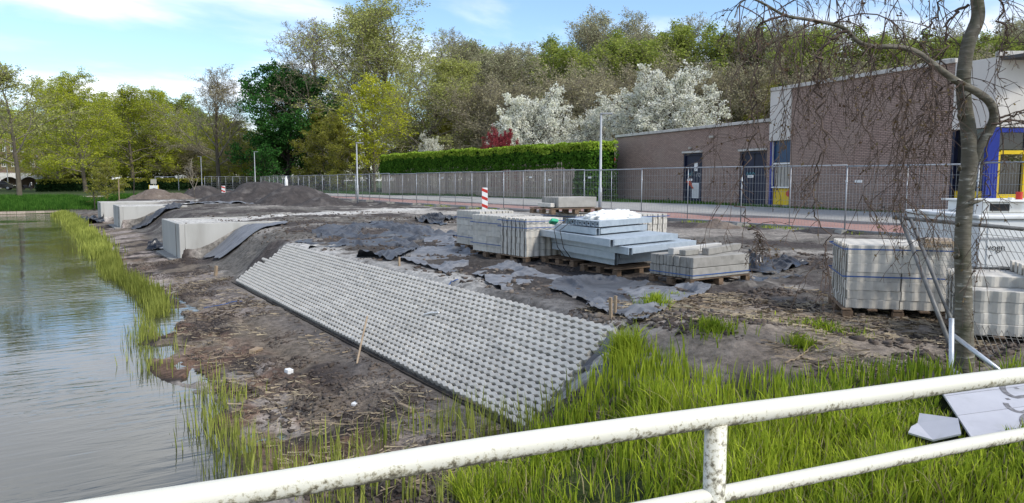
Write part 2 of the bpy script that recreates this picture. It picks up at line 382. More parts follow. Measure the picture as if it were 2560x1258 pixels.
# leaves
leafmat('leaf_lime', (.29, .35, .028), (.54, .57, .065), trans=.42)
leafmat('leaf_pale', (.33, .36, .095), (.50, .52, .17), trans=.42)
leafmat('leaf_olive', (.21, .225, .036), (.37, .365, .07), trans=.4)
leafmat('leaf_bud', (.31, .28, .17), (.46, .42, .25))
leafmat('leaf_deep', (.030, .105, .024), (.085, .225, .048), trans=.35)
leafmat('leaf_mid', (.20, .26, .05), (.38, .43, .10), trans=.4)
leafmat('leaf_yellow', (.34, .38, .028), (.58, .59, .05), trans=.42)
leafmat('leaf_grey', (.31, .31, .18), (.47, .46, .28))
leafmat('blossom', (.72, .72, .56), (.95, .94, .86), scale=1.6, trans=.4)
leafmat('blossom_red', (.22, .035, .045), (.42, .09, .10), scale=1.5)
leafmat('hedge_leaf', (.040, .115, .014), (.115, .24, .03), scale=2.0)
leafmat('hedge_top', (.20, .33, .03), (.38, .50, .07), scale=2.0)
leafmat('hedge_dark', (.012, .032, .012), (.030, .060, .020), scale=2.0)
leafmat('grass_blade', (.145, .225, .022), (.46, .54, .055), scale=.8, trans=.35)
leafmat('grass_far', (.032, .095, .015), (.085, .19, .030), scale=1.2, trans=.3)
leafmat('reed_blade', (.16, .19, .036), (.38, .41, .095), scale=.7, trans=.35)
leafmat('straw_blade', (.26, .21, .11), (.46, .40, .22), scale=1.0, trans=.3)
leafmat('birch_bud', (.10, .060, .035), (.20, .15, .07), scale=3)

# ---------------------------------------------------------------- the ground
ZW = -1.10                                     # water level
RY0, RY1 = 5.86, 18.7                          # the block slope along the shore
RXB, RXT, RZB, RZT = 3.88, 5.0, -0.90, 0.0
ABUT = [(3.62, 24.9, 28.7), (3.48, 43.2, 47.0), (3.15, 51.6, 54.4)]
def xshore(y): return 1.62 + 0.5 * (vnoise(y * 0.45, y * 0 + 3, 5) - 0.5) + 0.25 * (vnoise(y * 1.7, y * 0, 6) - 0.5) + .4 * sst(14.5, 17.5, y) * (1 - sst(60, 66, y)) - .15 * (1 - sst(4, 7, y)) - .33 * (1 - sst(13, 16, y))
def tz_base(x, y):
    x = np.asarray(x, float); y = np.asarray(y, float)
    a = sst(4.9, 6.0, y); b = sst(18.6, 20.5, y)
    xb = 2.35 + (RXB - 2.35) * a + 0.15 * b
    xt = 5.25 + (RXT - 5.25) * a + .75 * b
    xs = xshore(y)
    t = np.clip((x - xb) / (xt - xb), 0, 1)
    inr = sst(5.2, 5.9, y) * (1 - sst(18.6, 19.2, y))
    prof = t * inr + (1 - inr) * (t * t * (3 - 2 * t))
    flat = ZW + 0.17 * np.clip((x - xs) / np.maximum(xb - xs, .3), -6, 1)
    flat = np.where(x < xs, ZW - 0.35 * (1 - np.exp((x - xs) * 0.8)) - 0.02 * np.clip(xs - x, 0, .1), flat)
    z = flat + (0.0 - (-0.93)) * prof
    # blocks sit on the slope: the bed lies a block's thickness lower
    m = inr * sst(3.7, 3.95, x) * (1 - sst(4.98, 5.12, x)) 
    z = z - 0.075 * m
    z = z - .20 * sst(.50, .60, fbm(x * 1.5 + 3, y * .8, 151, 3)) * sst(9, 10.5, y) * (1 - sst(15, 16.5, y)) * (1 - sst(.3, .65, x - xs)) * (x > xs - .3)
    # plateau swell behind the slope
    pl = sst(0.8, 1.0, t)
    z = z + pl * (0.10 * (fbm(x * .35, y * .35, 11, 4) - .5) + 0.05 * (fbm(x * 1.6, y * 1.6, 21, 4) - .5))
    # concrete jetty heads filled with sand
    for ax, y0, y1 in ABUT:
        k = sst(y0 - .02, y0 + .12, y) * (1 - sst(y1 - .12, y1 + .02, y)) * sst(ax + .02, ax + .14, x) * (1 - sst(ax + 4, ax + 9, x))
        z = z * (1 - k) + 0.115 * k
        k = sst(y0 - 3.2, y0 - .3, y) * (1 - sst(y1 + .3, y1 + 3, y)) * sst(ax + 2.2, ax + 4.2, x) * (1 - sst(ax + 6, ax + 10, x))
        z = z + .06 * k
    # spoil ridge beside the first jetty head and along the trench
    z = z + .16 * np.exp(-((x - 7.2) / 1.3) ** 2 - ((y - 22.6) / 2.2) ** 2) + .22 * np.exp(-((x - 9) / 2.5) ** 2 - ((y - 38) / 2.5) ** 2)
    # the muddy bank in front of the birch
    z = z + .13 * np.exp(-((x - 5.7) / .8) ** 2 - ((y - 4.9) / .9) ** 2)
    # rise towards the buildings
    z = z + (0.35 - .27 * sst(36, 75, y)) * sst(21, 27.5, x) * (1 - sst(300, 500, x))
    # far bank of the pond
    zf = np.interp(y, [60, 68.3, 68.9, 71, 76], [-3, -1.6, -0.86, -.55, 0.0]) + .05 * (fbm(x * .8, y * .8, 31, 3) - .5)
    wgt = 1 - sst(2.0, 6.0, x) * (1 - sst(76, 80, y))
    return np.maximum(z, np.where(wgt > .01, zf * wgt + z * (1 - wgt), z))
def tz_detail(x, y):
    x = np.asarray(x, float); y = np.asarray(y, float)
    xs = xshore(y)
    near = sst(0.0, .35, x - xs)
    soft = (1 - sst(18.3, 19.2, x)) * (1 - sst(60, 75, y))
    for ax, y0, y1 in ABUT:
        soft = soft * (1 - .8 * sst(y0 - .1, y0 + .1, y) * (1 - sst(y1 - .1, y1 + .1, y)) * sst(ax, ax + .2, x) * (1 - sst(ax + 2.5, ax + 3.5, x)))
    inr = sst(5.2, 5.9, y) * (1 - sst(18.6, 19.2, y)) * sst(3.7, 3.95, x) * (1 - sst(4.98, 5.3, x))
    soft = soft * (1 - .92 * inr)
    d = .085 * (fbm(x * 2.6, y * 2.6, 41, 5, .58) - .5) + .05 * (ridged(x * 4.5, y * 4.5, 47, 3) - .55)
    rough = .45 + 1.1 * sst(.42, .62, fbm(x * .55, y * .55, 61, 3))
    # wheel and track ruts on the mud flat
    u = x - 2.95 - .12 * np.sin(y * .5)
    rut = np.exp(-(u / .12) ** 2) + np.exp(-((u + .55) / .1) ** 2)
    d = d * rough - .05 * rut * (1 - inr) * sst(6.5, 8, y) * (1 - sst(17, 22, y)) * (x < 3.7) * (.4 + vnoise(y * 5, x * 2, 3))
    return d * near * soft
def tz(x, y): return tz_base(x, y) + tz_detail(x, y)
def tzs(x, y): return float(tz(np.array([x]), np.array([y]))[0])
def hit(px, py):
    r = ray(px, py); n = np.linspace(1.5, 260, 5000)
    x, y, z = r[0] * n, r[1] * n, EYE + r[2] * n
    k = np.argmax(z < tz_base(x, y)); 
    return (x[k], y[k], float(tz(x[k:k + 1], y[k:k + 1])[0]))

def steps(*seg):
    o = [np.array([seg[0][0]])]
    for a, b, s in seg: n = max(1, int(round((b - a) / s))); o.append(np.linspace(a, b, n + 1)[1:])
    return np.concatenate(o)
gx = steps((-70, -4, 8), (-4, 1, .3), (1, 6, .045), (6, 10, .07), (10, 19.5, .15), (19.5, 30, .6), (30, 60, 4), (60, 900, 60))
gy = steps((-30, 0, 3), (0, 2, .2), (2, 8, .045), (8, 20, .065), (20, 32, .11), (32, 60, .24), (60, 80, .4), (80, 140, 4), (140, 1500, 80))
X, Y = np.meshgrid(gx, gy)
Z = tz(X, Y)
nx, ny = len(gx), len(gy)
idx = np.arange(nx * ny).reshape(ny, nx)
quads = np.stack([idx[:-1, :-1], idx[:-1, 1:], idx[1:, 1:], idx[1:, :-1]], -1).reshape(-1, 4)

GP = [hit(1130, 1256)[:2], hit(1290, 1190)[:2], hit(1420, 1130)[:2], hit(1500, 1060)[:2], hit(1565, 985)[:2], hit(1650, 985)[:2], hit(1720, 1050)[:2], hit(1900, 1070)[:2], hit(2060, 1035)[:2], hit(2200, 1010)[:2], hit(2390, 990)[:2], hit(2560, 965)[:2], (9.0, 1.0), (9, -3), (1.7, -3), (1.9, 2.5)]
def inpoly(x, y, poly):
    ins = np.zeros(np.shape(x), bool); n = len(poly)
    for i in range(n):
        x0, y0 = poly[i]; x1, y1 = poly[(i + 1) % n]
        c = ((y0 > y) != (y1 > y)) & (x < (x1 - x0) * (y - y0) / (y1 - y0 + 1e-12) + x0)
        ins ^= c
    return ins
def mixc(c, d, k): return c * (1 - k[..., None]) + np.array(d) * k[..., None]
def seg_d(x, y, p, q):
    px, py = q[0] - p[0], q[1] - p[1]; l2 = px * px + py * py
    t = np.clip(((x - p[0]) * px + (y - p[1]) * py) / l2, 0, 1)
    return np.hypot(x - p[0] - t * px, y - p[1] - t * py)
def ground_colour(X, Y):
    n1 = fbm(X * .6, Y * .6, 71, 5); n2 = fbm(X * 1.3, Y * 1.3, 81, 5); n3 = fbm(X * .9, Y * .9, 91, 5); n4 = fbm(X * 5, Y * 5, 99, 3)
    c = np.zeros(X.shape + (3,)) + np.array((.132, .121, .106))
    c = mixc(c, (.070, .060, .055), sst(.43, .57, n1))
    c = mixc(c, (.31, .285, .250), sst(.55, .72, n3) * .8)
    xs = xshore(Y)
    flat = (1 - sst(3.6, 4.1, X)) * (1 - sst(60, 68, Y))
    f = np.zeros(X.shape + (3,)) + np.array((.160, .131, .101))
    f = mixc(f, (.052, .042, .037), sst(.46, .58, n2))
    f = mixc(f, (.30, .255, .225), sst(.56, .70, n3) * .9)
    f = mixc(f, (.215, .130, .088), sst(.56, .68, fbm(X * 1.1, Y * .8, 105, 4)) * (1 - sst(2.2, 3.0, X)) * .6)
    f = mixc(f, (.34, .305, .27), sst(.60, .70, fbm(X * 1.4, Y * .9, 115, 4)) * (1 - sst(2.3, 2.9, X)) * .8)
    f = mixc(f, (.135, .120, .108), sst(2.9, 3.6, X) * .75 * sst(5, 6.5, Y) * (1 - sst(18, 22, Y)))
    f = mixc(f, (.035, .030, .024), 1 - sst(-.1, .25, X - xs))
    c = c * (1 - flat[..., None]) + f * flat[..., None]
    # pale sand run in from the jetty heads
    for (ax, y0, y1), e in zip(ABUT, ((15.5, 35.0), (15, 50), (14, 56))):
        yc = (y0 + y1) / 2
        d = seg_d(X, Y, (ax, yc), e) + .9 * (n2 - .5) + .5 * (n4 - .5)
        c = mixc(c, (.50, .48, .44), (1 - sst(1.15, 1.9, d)) * (X > ax - .05))
    d = seg_d(X, Y, (14, 33.5), (18.6, 26.5)) + 2.2 * (n2 - .5)
    c = mixc(c, (.40, .375, .335), (1 - sst(1.2, 2.4, d)) * .85)
    d = seg_d(X, Y, (9.5, 21), (18.5, 13)) + 3.4 * (n2 - .5)
    c = mixc(c, (.30, .27, .235), (1 - sst(.5, 2.6, d)) * .7)
    # sandy bed along the top of the blocks, gravel at their near end
    d = np.abs(X - 5.25) + .5 * (n4 - .5) + .5 * (n2 - .5)
    c = mixc(c, (.40, .385, .355), (1 - sst(.15, .42, d)) * (Y > 5.2) * (1 - sst(17.8, 18.6, Y)))
    d = np.abs(Y - 5.55) + .45 * (n2 - .5) + .35 * (n4 - .5)
    c = mixc(c, (.37, .36, .335), (1 - sst(.1, .42, d)) * sst(3.7, 4.0, X) * (1 - sst(5.9, 6.3, X)))
    # black soil thrown around the pallets
    d = seg_d(X, Y, (6.5, 7.4), (7.0, 15)) + 1.5 * (n1 - .5)
    c = mixc(c, (.050, .044, .041), (1 - sst(.7, 2.0, d)) * .88)
    # dry bank by the birch
    d = np.hypot((X - 6.6) / 1.7, (Y - 4.9) / 1.6) + .7 * (n2 - .5)
    c = mixc(c, (.27, .222, .175), (1 - sst(.8, 1.4, d)) * .8)
    c = mixc(c, (.36, .335, .235), (1 - sst(.3, .8, np.hypot((X - 6.0) / .9, (Y - 6.0) / .7) + .8 * (n4 - .5))) * .8)
    # lawns
    g = inpoly(X, Y, GP).astype(float) * .9
    g = np.maximum(g, sst(24.2, 25.2, X + 2 * (n2 - .5)) * sst(-40, -20, Y))
    g = np.maximum(g, sst(66.5, 68.5, Y + 8 * np.clip(1.2 - X, -3, 0) * .2 + 2 * (n2 - .5)) * (X < 12 + 4 * (n1 - .5)))
    g = np.maximum(g, sst(74, 80, Y))
    c = mixc(c, (.045, .066, .020), g)
    k = (1 - sst(.6, .9, np.abs(Y - 80.5 + .05 * X))) * (X < 14)
    c = mixc(c, (.36, .32, .25), k)
    return c
C = ground_colour(X, Y)
gm = mesh_np('ground', np.stack([X, Y, Z], -1), quads, smooth=True)
ca = gm.color_attributes.new('col', 'FLOAT_COLOR', 'POINT')
ca.data.foreach_set('color', np.concatenate([C, np.ones(C.shape[:2] + (1,))], -1).astype(np.float32).ravel())
def ground_mat():
    m, N, L, B = nodemat('earth')
    at = N.new('ShaderNodeAttribute'); at.attribute_name = 'col'
    tc = N.new('ShaderNodeTexCoord')
    def nz(s, d=6, r=.62):
        n = N.new('ShaderNodeTexNoise'); n.inputs['Scale'].default_value = s; n.inputs['Detail'].default_value = d; n.inputs['Roughness'].default_value = r; L.new(tc.outputs['Object'], n.inputs['Vector']); return n.outputs['Fac']
    a, b = nz(9, 7, .7), nz(2.2)
    r = N.new('ShaderNodeMapRange'); r.inputs[1].default_value = .3; r.inputs[2].default_value = .7; r.inputs[3].default_value = .45; r.inputs[4].default_value = 1.6; L.new(a, r.inputs[0])
    r2 = N.new('ShaderNodeMapRange'); r2.inputs[1].default_value = .3; r2.inputs[2].default_value = .7; r2.inputs[3].default_value = .75; r2.inputs[4].default_value = 1.25; L.new(b, r2.inputs[0])
    mu = N.new('ShaderNodeMath'); mu.operation = 'MULTIPLY'; L.new(r.outputs[0], mu.inputs[0]); L.new(r2.outputs[0], mu.inputs[1])
    vm = N.new('ShaderNodeVectorMath'); vm.operation = 'SCALE'; L.new(at.outputs['Color'], vm.inputs[0]); L.new(mu.outputs[0], vm.inputs['Scale'])
    L.new(vm.outputs[0], B.inputs['Base Color']); B.inputs['Roughness'].default_value = .95; B.inputs['Specular IOR Level'].default_value = .15
    c = nz(28, 6, .65)
    ad = N.new('ShaderNodeMath'); ad.operation = 'MULTIPLY_ADD'; ad.inputs[1].default_value = .35; L.new(c, ad.inputs[0]); L.new(a, ad.inputs[2])
    bp = N.new('ShaderNodeBump'); bp.inputs['Strength'].default_value = .9; bp.inputs['Distance'].default_value = .05; L.new(ad.outputs[0], bp.inputs['Height']); L.new(bp.outputs[0], B.inputs['Normal'])
ground_mat()
gm.materials.append(MATS['earth'])
tag(ob('ground', gm), kind='structure')

# water
def water_mat():
    m, N, L, B = nodemat('pond_water')
    B.inputs['Base Color'].default_value = (.040, .043, .032, 1); B.inputs['Roughness'].default_value = .02; B.inputs['IOR'].default_value = 1.52; B.inputs['Specular IOR Level'].default_value = .5
    tc = N.new('ShaderNodeTexCoord')
    mp = N.new('ShaderNodeMapping'); mp.inputs['Rotation'].default_value = (0, 0, PH); mp.inputs['Scale'].default_value = (1.1, 4.6, 1); L.new(tc.outputs['Object'], mp.inputs[0])
    n = N.new('ShaderNodeTexNoise'); n.inputs['Scale'].default_value = 1.5; n.inputs['Detail'].default_value = 3; n.inputs['Roughness'].default_value = .5; n.inputs['Distortion'].default_value = .4; L.new(mp.outputs[0], n.inputs['Vector'])
    n2 = N.new('ShaderNodeTexNoise'); n2.inputs['Scale'].default_value = .35; n2.inputs['Detail'].default_value = 2; L.new(tc.outputs['Object'], n2.inputs['Vector'])
    r = N.new('ShaderNodeMapRange'); r.inputs[1].default_value = .42; r.inputs[2].default_value = .62; r.inputs[3].default_value = .25; r.inputs[4].default_value = 1.0; L.new(n2.outputs['Fac'], r.inputs[0])
    mu = N.new('ShaderNodeMath'); mu.operation = 'MULTIPLY'; L.new(n.outputs['Fac'], mu.inputs[0]); L.new(r.outputs[0], mu.inputs[1])
    bp = N.new('ShaderNodeBump'); bp.inputs['Strength'].default_value = .26; bp.inputs['Distance'].default_value = .05; L.new(mu.outputs[0], bp.inputs['Height']); L.new(bp.outputs[0], B.inputs['Normal'])
water_mat()
tag(ob('pond_water', mesh_np('pond_water', [(-70, -30, ZW), (3.2, -30, ZW), (3.2, 69.4, ZW), (-70, 69.4, ZW)], [(0, 1, 2, 3)], mat='pond_water')), kind='structure')

# cycle path, footpath, kerbs: sheets that follow the ground
def strip(name, x0, x1, m, dz, y0=-12.0, y1=150.0, nn=160):
    ys = np.linspace(y0, y1, nn); xs = np.linspace(x0, x1, 5)
    XX, YY = np.meshgrid(xs, ys); ZZ = tz_base(XX, YY); 
    ZZ = ZZ.copy(); ZZ[:] = np.maximum(ZZ, 0) + dz
    i = np.arange(5 * nn).reshape(nn, 5)
    q = np.stack([i[:-1, :-1], i[:-1, 1:], i[1:, 1:], i[1:, :-1]], -1).reshape(-1, 4)
    return tag(ob(name, mesh_np(name, np.stack([XX, YY, ZZ], -1), q, mat=m, smooth=True)), kind='structure')
strip('cycle_path', 19.75, 22.65, 'red_pavers', .045)
strip('footpath', 22.75, 25.6, 'grey_flags', .075)
for nm, x0 in (('kerb', 19.62), ('kerb', 22.64), ('kerb', 25.58)):
    k = MB()
    for y in np.arange(-12, 150, 6.0):
        z0, z1 = max(0, tzs(x0, y)), max(0, tzs(x0, y + 6))
        hgt = .10 if x0 > 20 else .075
        k.add([(x0, y, z0 - .2), (x0 + .13, y, z0 - .2), (x0 + .13, y + 5.99, z1 - .2), (x0, y + 5.99, z1 - .2), (x0, y, z0 + hgt), (x0 + .13, y, z0 + hgt), (x0 + .13, y + 5.99, z1 + hgt), (x0, y + 5.99, z1 + hgt)],
              [(0, 3, 2, 1), (4, 5, 6, 7), (0, 1, 5, 4), (1, 2, 6, 5), (2, 3, 7, 6), (3, 0, 4, 7)])
    tag(k.build('kerb', 'kerb'), kind='structure')

# ---------------------------------------------------------------- block slope
PER, ROWP, BL = .137, .0705, .548
def wave_block(L, h, A=.0088, hw=.0262, per=PER, bev=.0):
    # a trapezoid-wave strip: x along, y across, z up from 0 to h
    xs = []; ys = []
    n = 4 if L > .5 else 3; per = L / n
    for k in range(n):
        for t, a in ((.0, 1), (.2, 1), (.5, -1), (.7, -1)):
            xs.append(k * per + t * per); ys.append(a * A)
    xs.append(n * per - .007); ys.append(A)
    lo = [(x, y - hw) for x, y in zip(xs, ys)]; hi = [(x, y + hw) for x, y in zip(xs, ys)]
    m = len(xs); v = []
    c = .005
    for z, s in ((0, 0), (h - c, 0), (h, c)):
        v += [(x, y + s, z) for x, y in lo] + [(x, y - s, z) for x, y in hi]
    f = []
    for i in range(m - 1):
        f.append((i, m + i, m + i + 1, i + 1))
        T = 4 * m
        f.append((T + i, T + i + 1, T + m + i + 1, T + m + i))
        for b in (0, 2 * m):
            f.append((b + i, b + i + 1, b + 2 * m + i + 1, b + 2 * m + i)); f.append((b + m + i + 1, b + m + i, b + 3 * m + i, b + 3 * m + i + 1))
    for b in (0, 2 * m):
        f.append((b + m, b, b + 2 * m, b + 3 * m)); f.append((b + m - 1, b + 2 * m - 1, b + 4 * m - 1, b + 3 * m - 1))
    return v, f
bb = MB(); bb.add(*wave_block(BL, .095)); block_me = bb.mesh('block', 'paver')
sl = math.hypot(RXT - RXB, RZT - RZB); sa, sb = (RXT - RXB) / sl, (RZT - RZB) / sl
rev = empty('block_slope', (0, 0, 0), 0, 'pale grey zigzag concrete block slope running down the muddy bank', 'revetment')
rev.matrix_world = Matrix(((0, sa, -sb, RXB + sb * .09), (-1, 0, 0, RY1), (0, sb, sa, RZB - sa * .09), (0, 0, 0, 1)))
cells = []
NR = int(sl / ROWP)
rr = random.Random(4)
for r in range(NR):
    far = 0 if r < 9 else .3 if r < 13 else .55
    xe = (RY1 - RY0) + (PER / 2 if r % 2 else 0)
    for c in range(int((xe - far) / BL)):
        cells.append((xe - (c + 1) * BL, r))
cells.sort(key=lambda c: -(c[0] - c[1] * .02))      # nearest to the camera first
rest = MB(); bv, bf = wave_block(BL, .095)
for i, (x, r) in enumerate(cells):
    dx, dy, dz = rr.uniform(-.002, .002), rr.uniform(-.0012, .0012), rr.uniform(-.004, .004)
    if i < 300:
        o = ob('block', block_me, rev, (x + dx, r * ROWP + ROWP / 2 + dy, dz), (rr.uniform(-.008, .008), rr.uniform(-.005, .005), rr.uniform(-.004, .004)))
    else:
        rest.add([(a + x + dx, b + r * ROWP + ROWP / 2 + dy, c + dz) for a, b, c in bv], bf)
tag(rest.build('far_blocks', 'paver', rev), kind='stuff')
# dark strip standing in for the thin shadow along the slope's foot
tb = MB(); tb.box((RXB - .022, (RY0 + RY1) / 2, RZB - .115), (.025, RY1 - RY0 + .1, .12)); tag(tb.build('toe_shadow_strip', 'bark_dark'), 'thin dark strip standing in for the shadow along the foot of the block slope', 'board')

# ---------------------------------------------------------------- jetty heads of concrete
def jetty(ax, y0, y1, lab, zt=.15, depth=3.1):
    r = empty('concrete_jetty_head', (ax, y0, 0), 0, lab, 'concrete block', 'concrete jetty heads along the bank')
    t = .16; h = zt + 1.35; zc = zt - h / 2; W = y1 - y0
    MB().cbox((t / 2, W / 2, zc), (t, W, h), .012).build('front_wall', 'abutment', r)
    MB().cbox((t + depth / 2 + .002, t / 2, zc), (depth, t, h), .012).build('side_wall', 'abutment', r)
    MB().cbox((t + depth / 2 + .002, W - t / 2, zc), (depth, t, h), .012).build('side_wall', 'abutment', r)
    MB().box((-.012, .62, zc + .002), (.02, .014, h - .01)).build('joint_strip', 'slab_concrete', r)
    MB().cbox((-.12, W / 2, -1.0), (.3, W + .1, .12), .01).build('footing', 'slab_concrete', r)
    return r
jetty(*ABUT[0], 'nearest and largest pale concrete jetty head at the water side')
jetty(*ABUT[1], 'middle concrete jetty head with dark sheet at its side', depth=3.1)
jetty(*ABUT[2], 'farthest concrete jetty head half hidden behind the middle one')

# ---------------------------------------------------------------- heaps of soil
def heap(name, label, peaks, m, seed, amp=.10, res=90, cat='soil heap'):
    cx = np.mean([p[0] for p in peaks]); cy = np.mean([p[1] for p in peaks])
    R = max(math.hypot(p[0] - cx, p[1] - cy) + max(p[2], p[3]) * 1.1 for p in peaks)
    u = np.linspace(-R, R, res); A, Bm = np.meshgrid(u, u)
    xx, yy = A + cx, Bm + cy
    h = np.full(A.shape, -.25)
    wx = .35 * (fbm(xx * .7, yy * .7, seed, 3) - .5); wy = .35 * (fbm(xx * .7, yy * .7, seed + 9, 3) - .5)
    for (px_, py_, rx, ry, hh, rot) in peaks:
        c, s = math.cos(rot), math.sin(rot)
        a = ((xx - px_) * c + (yy - py_) * s) / rx + wx; b = (-(xx - px_) * s + (yy - py_) * c) / ry + wy
        d = np.hypot(a, b)
        k = hh * np.clip(1.12 - d * 1.12, -.4, 2) ; k = k - .28 * hh * np.exp(-(d / .22) ** 2)
        h = np.maximum(h, k)
    msk = sst(-.2, .15, h)
    h = h + msk * (amp * (fbm(xx * 2.4, yy * 2.4, seed + 3, 5, .6) - .5) * 2 + amp * .5 * (ridged(xx * 4, yy * 4, seed + 4) - .5))
    zz = tz_base(xx, yy) + h - .02
    i = np.arange(res * res).reshape(res, res)
    q = np.stack([i[:-1, :-1], i[:-1, 1:], i[1:, 1:], i[1:, :-1]], -1).reshape(-1, 4)
    keep = (h > -.2).ravel()[q].any(1)
    o = ob(name, mesh_np(name, np.stack([A, Bm, zz], -1), q[keep], mat=m, smooth=True), None, (cx, cy, 0))
    return tag(o, label, cat)
p = PD(655, 50); q_ = PD(748, 46.5); s_ = PD(590, 50)
heap('soil_heap', 'largest dark soil heap, double peaked, in front of the far fence', [(p[0], p[1], 3.2, 2.4, 1.75, 0.0), (q_[0], q_[1], 2.9, 2.2, 1.5, .4), (s_[0], s_[1], 2.6, 2.0, .75, 0), (PD(810, 45)[0], PD(810, 45)[1], 2.0, 1.6, .65, 0)], 'soil_dark', 3, .11, 150)
p = PD(512, 64); heap('soil_heap', 'low black pointed soil heap between sapling and beacon', [(p[0], p[1], 2.3, 1.8, 1.35, 0)], 'soil_dark', 13, .07, 60)
p = PD(392, 60); heap('soil_heap', 'brown crumbly soil heap behind the concrete jetty heads', [(p[0], p[1], 2.1, 1.7, 1.05, 0), (p[0] + 1.5, p[1] - .6, 1.5, 1.2, .6, 0)], 'soil_brown', 23, .16, 70)
p = hit(1795, 568); heap('soil_heap', 'small clump of turf and clay under the fence before the doors', [(p[0] - .1, p[1], .85, .55, .3, -1.0), (p[0], p[1] + .1, .35, .3, .42, 0)], 'soil_brown', 33, .10, 50)
p = hit(1655, 565); heap('soil_heap', 'flat dark hump of soil at the fence near the white bag', [(p[0], p[1], .6, .5, .16, 0)], 'soil_dark', 43, .05, 40)
p = hit(905, 515); heap('soil_heap', 'two small dark humps of soil under the thin lamp post', [(p[0], p[1], .5, .5, .35, 0), (p[0] + .8, p[1] - 1.2, .5, .5, .3, 0)], 'soil_dark', 53, .05, 50)
p = hit(2080, 583); heap('soil_heap', 'long low ridge of soil in front of the fence right of centre', [(p[0], p[1], 1.5, .5, .16, -1.2)], 'soil_dark', 63, .06, 50)

# ---------------------------------------------------------------- pallets and stacks
def make_pallet(parent, w, d, z0, top=.115, deck=5):
    """a wooden pallet: deck boards across, three bearers, blocks"""
    for i in range(deck):
        y = -d / 2 + .05 + i * (d - .1) / (deck - 1)
        MB().cbox((0, y, z0 + top - .011), (w, .098, .02), .003).build('deck_board', 'pallet_wood', parent)
    for i in range(3):
        x = -w / 2 + .05 + i * (w - .1) / 2
        b = MB()
        for y in (-d / 2 + .06, 0, d / 2 - .06): b.cbox((x, y, z0 + .052), (.095, .11, .07), .003)
        b.box((x, 0, z0 + .0085), (.095, d, .017))
        b.build('bearer', 'pallet_wood', parent)
block_h = {}
def get_block(h, L=BL):
    k = (round(h, 3), round(L, 3))
    if k not in block_h:
        b = MB(); b.add(*wave_block(L, h, A=.0105, hw=.0255)); block_h[k] = b.mesh('block', 'paver')
    return block_h[k]
def block_pallet(loc, rz, label, ncol=12, layers=7, h=.100, along='y', nlong=2, L=BL, straps=(1, -2), missing=(), seed=1, tops=None, group='strapped pallets of zigzag concrete blocks'):
    """blocks lie along local y, side by side along local x"""
    r = empty('block_pallet', loc, rz, label, 'pallet', group)
    W = ncol * ROWP + .02; D = nlong * L
    make_pallet(r, W + .06, D + .05, 0)
    g = random.Random(seed)
    me = get_block(h, L); lay = [(g.uniform(-.004, .004), g.uniform(-.006, .006), False) for _ in range(layers)]
    for l in range(layers):
        for c in range(ncol):
            for k in range(nlong):
                lo = lay[l]
                if (l, c, k) in missing: continue
                if tops and l >= tops(c, k): continue
                x = -W / 2 + .045 + c * ROWP; y = -D / 2 + k * L
                sh = (PER / 2 if ((c % 2) ^ lo[2]) else 0) * .22 + lo[1]; x += lo[0]
                ob('block', me, r, (x + g.uniform(-.004, .004), y + sh - .017 + g.uniform(-.006, .006), .118 + l * (h + .003)), (0, 0, math.pi / 2 + g.uniform(-.006, .006)))
    ht = layers * (h + .003)
    for s in straps:
        z = .118 + (s if s >= 0 else layers + s) * (h + .003) + h * .55
        e = .022; x, y = W / 2 + e - .005, D / 2 + e + .012
        b = MB()
        c = [(-x, -y), (x, -y), (x, y), (-x, y)]
        for i in range(4):
            (x0, y0), (x1, y1) = c[i], c[(i + 1) % 4]
            dx, dy = (x1 - x0), (y1 - y0)
            b.box(((x0 + x1) / 2, (y0 + y1) / 2, z), (abs(dx) + .002 if dx else .002, abs(dy) + .002 if dy else .002, .014))
        b.build('strap', 'blue_strap', r)
    return r
def place(x, y): return (x, y, tzs(x, y) - .005)
block_pallet(place(8.06, 13.72), .0, 'leftmost tall pallet of pale concrete blocks, farther back', L=BL * .92, layers=7, seed=1)
block_pallet(place(7.79, 12.52), .04, 'tall pallet of pale blocks between leftmost and front stack', L=BL * .92, layers=7, seed=2)
block_pallet(place(7.72, 11.45), math.pi / 2 + .02, 'front pallet of pale blocks with stepped face, blue straps', layers=6, h=.112, ncol=12, L=BL * .75, nlong=2, seed=3, straps=(4, -1))
block_pallet(place(9.15, 11.95), .0, 'block pallet under the kerb stones, mostly hidden behind front stack', layers=7, seed=4, straps=(-1,))
block_pallet(place(10.4, 11.6), 0.04, 'farthest right block pallet behind the white plastic bag', layers=7, seed=5, straps=(-1,))
bpx = place(8.26, 4.82)
block_pallet(bpx, -.83 + math.pi / 2, 'big pallet of wavy grey blocks in front of the white container', ncol=14, layers=7, h=.098, seed=6, straps=(3, -1), group='strapped pallets of zigzag concrete blocks')
bp2 = PD(2560, 7.0); bp2 = (bp2[0], bp2[1], tzs(bp2[0], bp2[1]) - .02)
block_pallet(bp2, -.9 + math.pi / 2, 'part used block pallet at the right edge behind the leaning fence', ncol=13, layers=6, seed=7, straps=(), tops=lambda c, k: 6 if k == 0 else (5 if c > 3 else 4))

# kerb stones on their own pallet on top of the hidden stack
z_top = tzs(9.15, 11.95) + .113 + 7 * .103
kp = empty('kerb_pallet', (8.75, 11.75, z_top + .012), -.08, 'pallet with six long kerb stones lying on top of the block stacks', 'pallet')
make_pallet(kp, 1.15, .85, 0, deck=4)
for i in range(6):
    MB().cbox((.08, -.27 + i * .108, .118 + .105), (.88, .098, .2), .008).build('kerb_stone', 'slab_concrete', kp)
MB().cbox((-.43, .02, .118 + .05), (.1, .5, .08), .006).build('spacer_block', 'paver', kp)

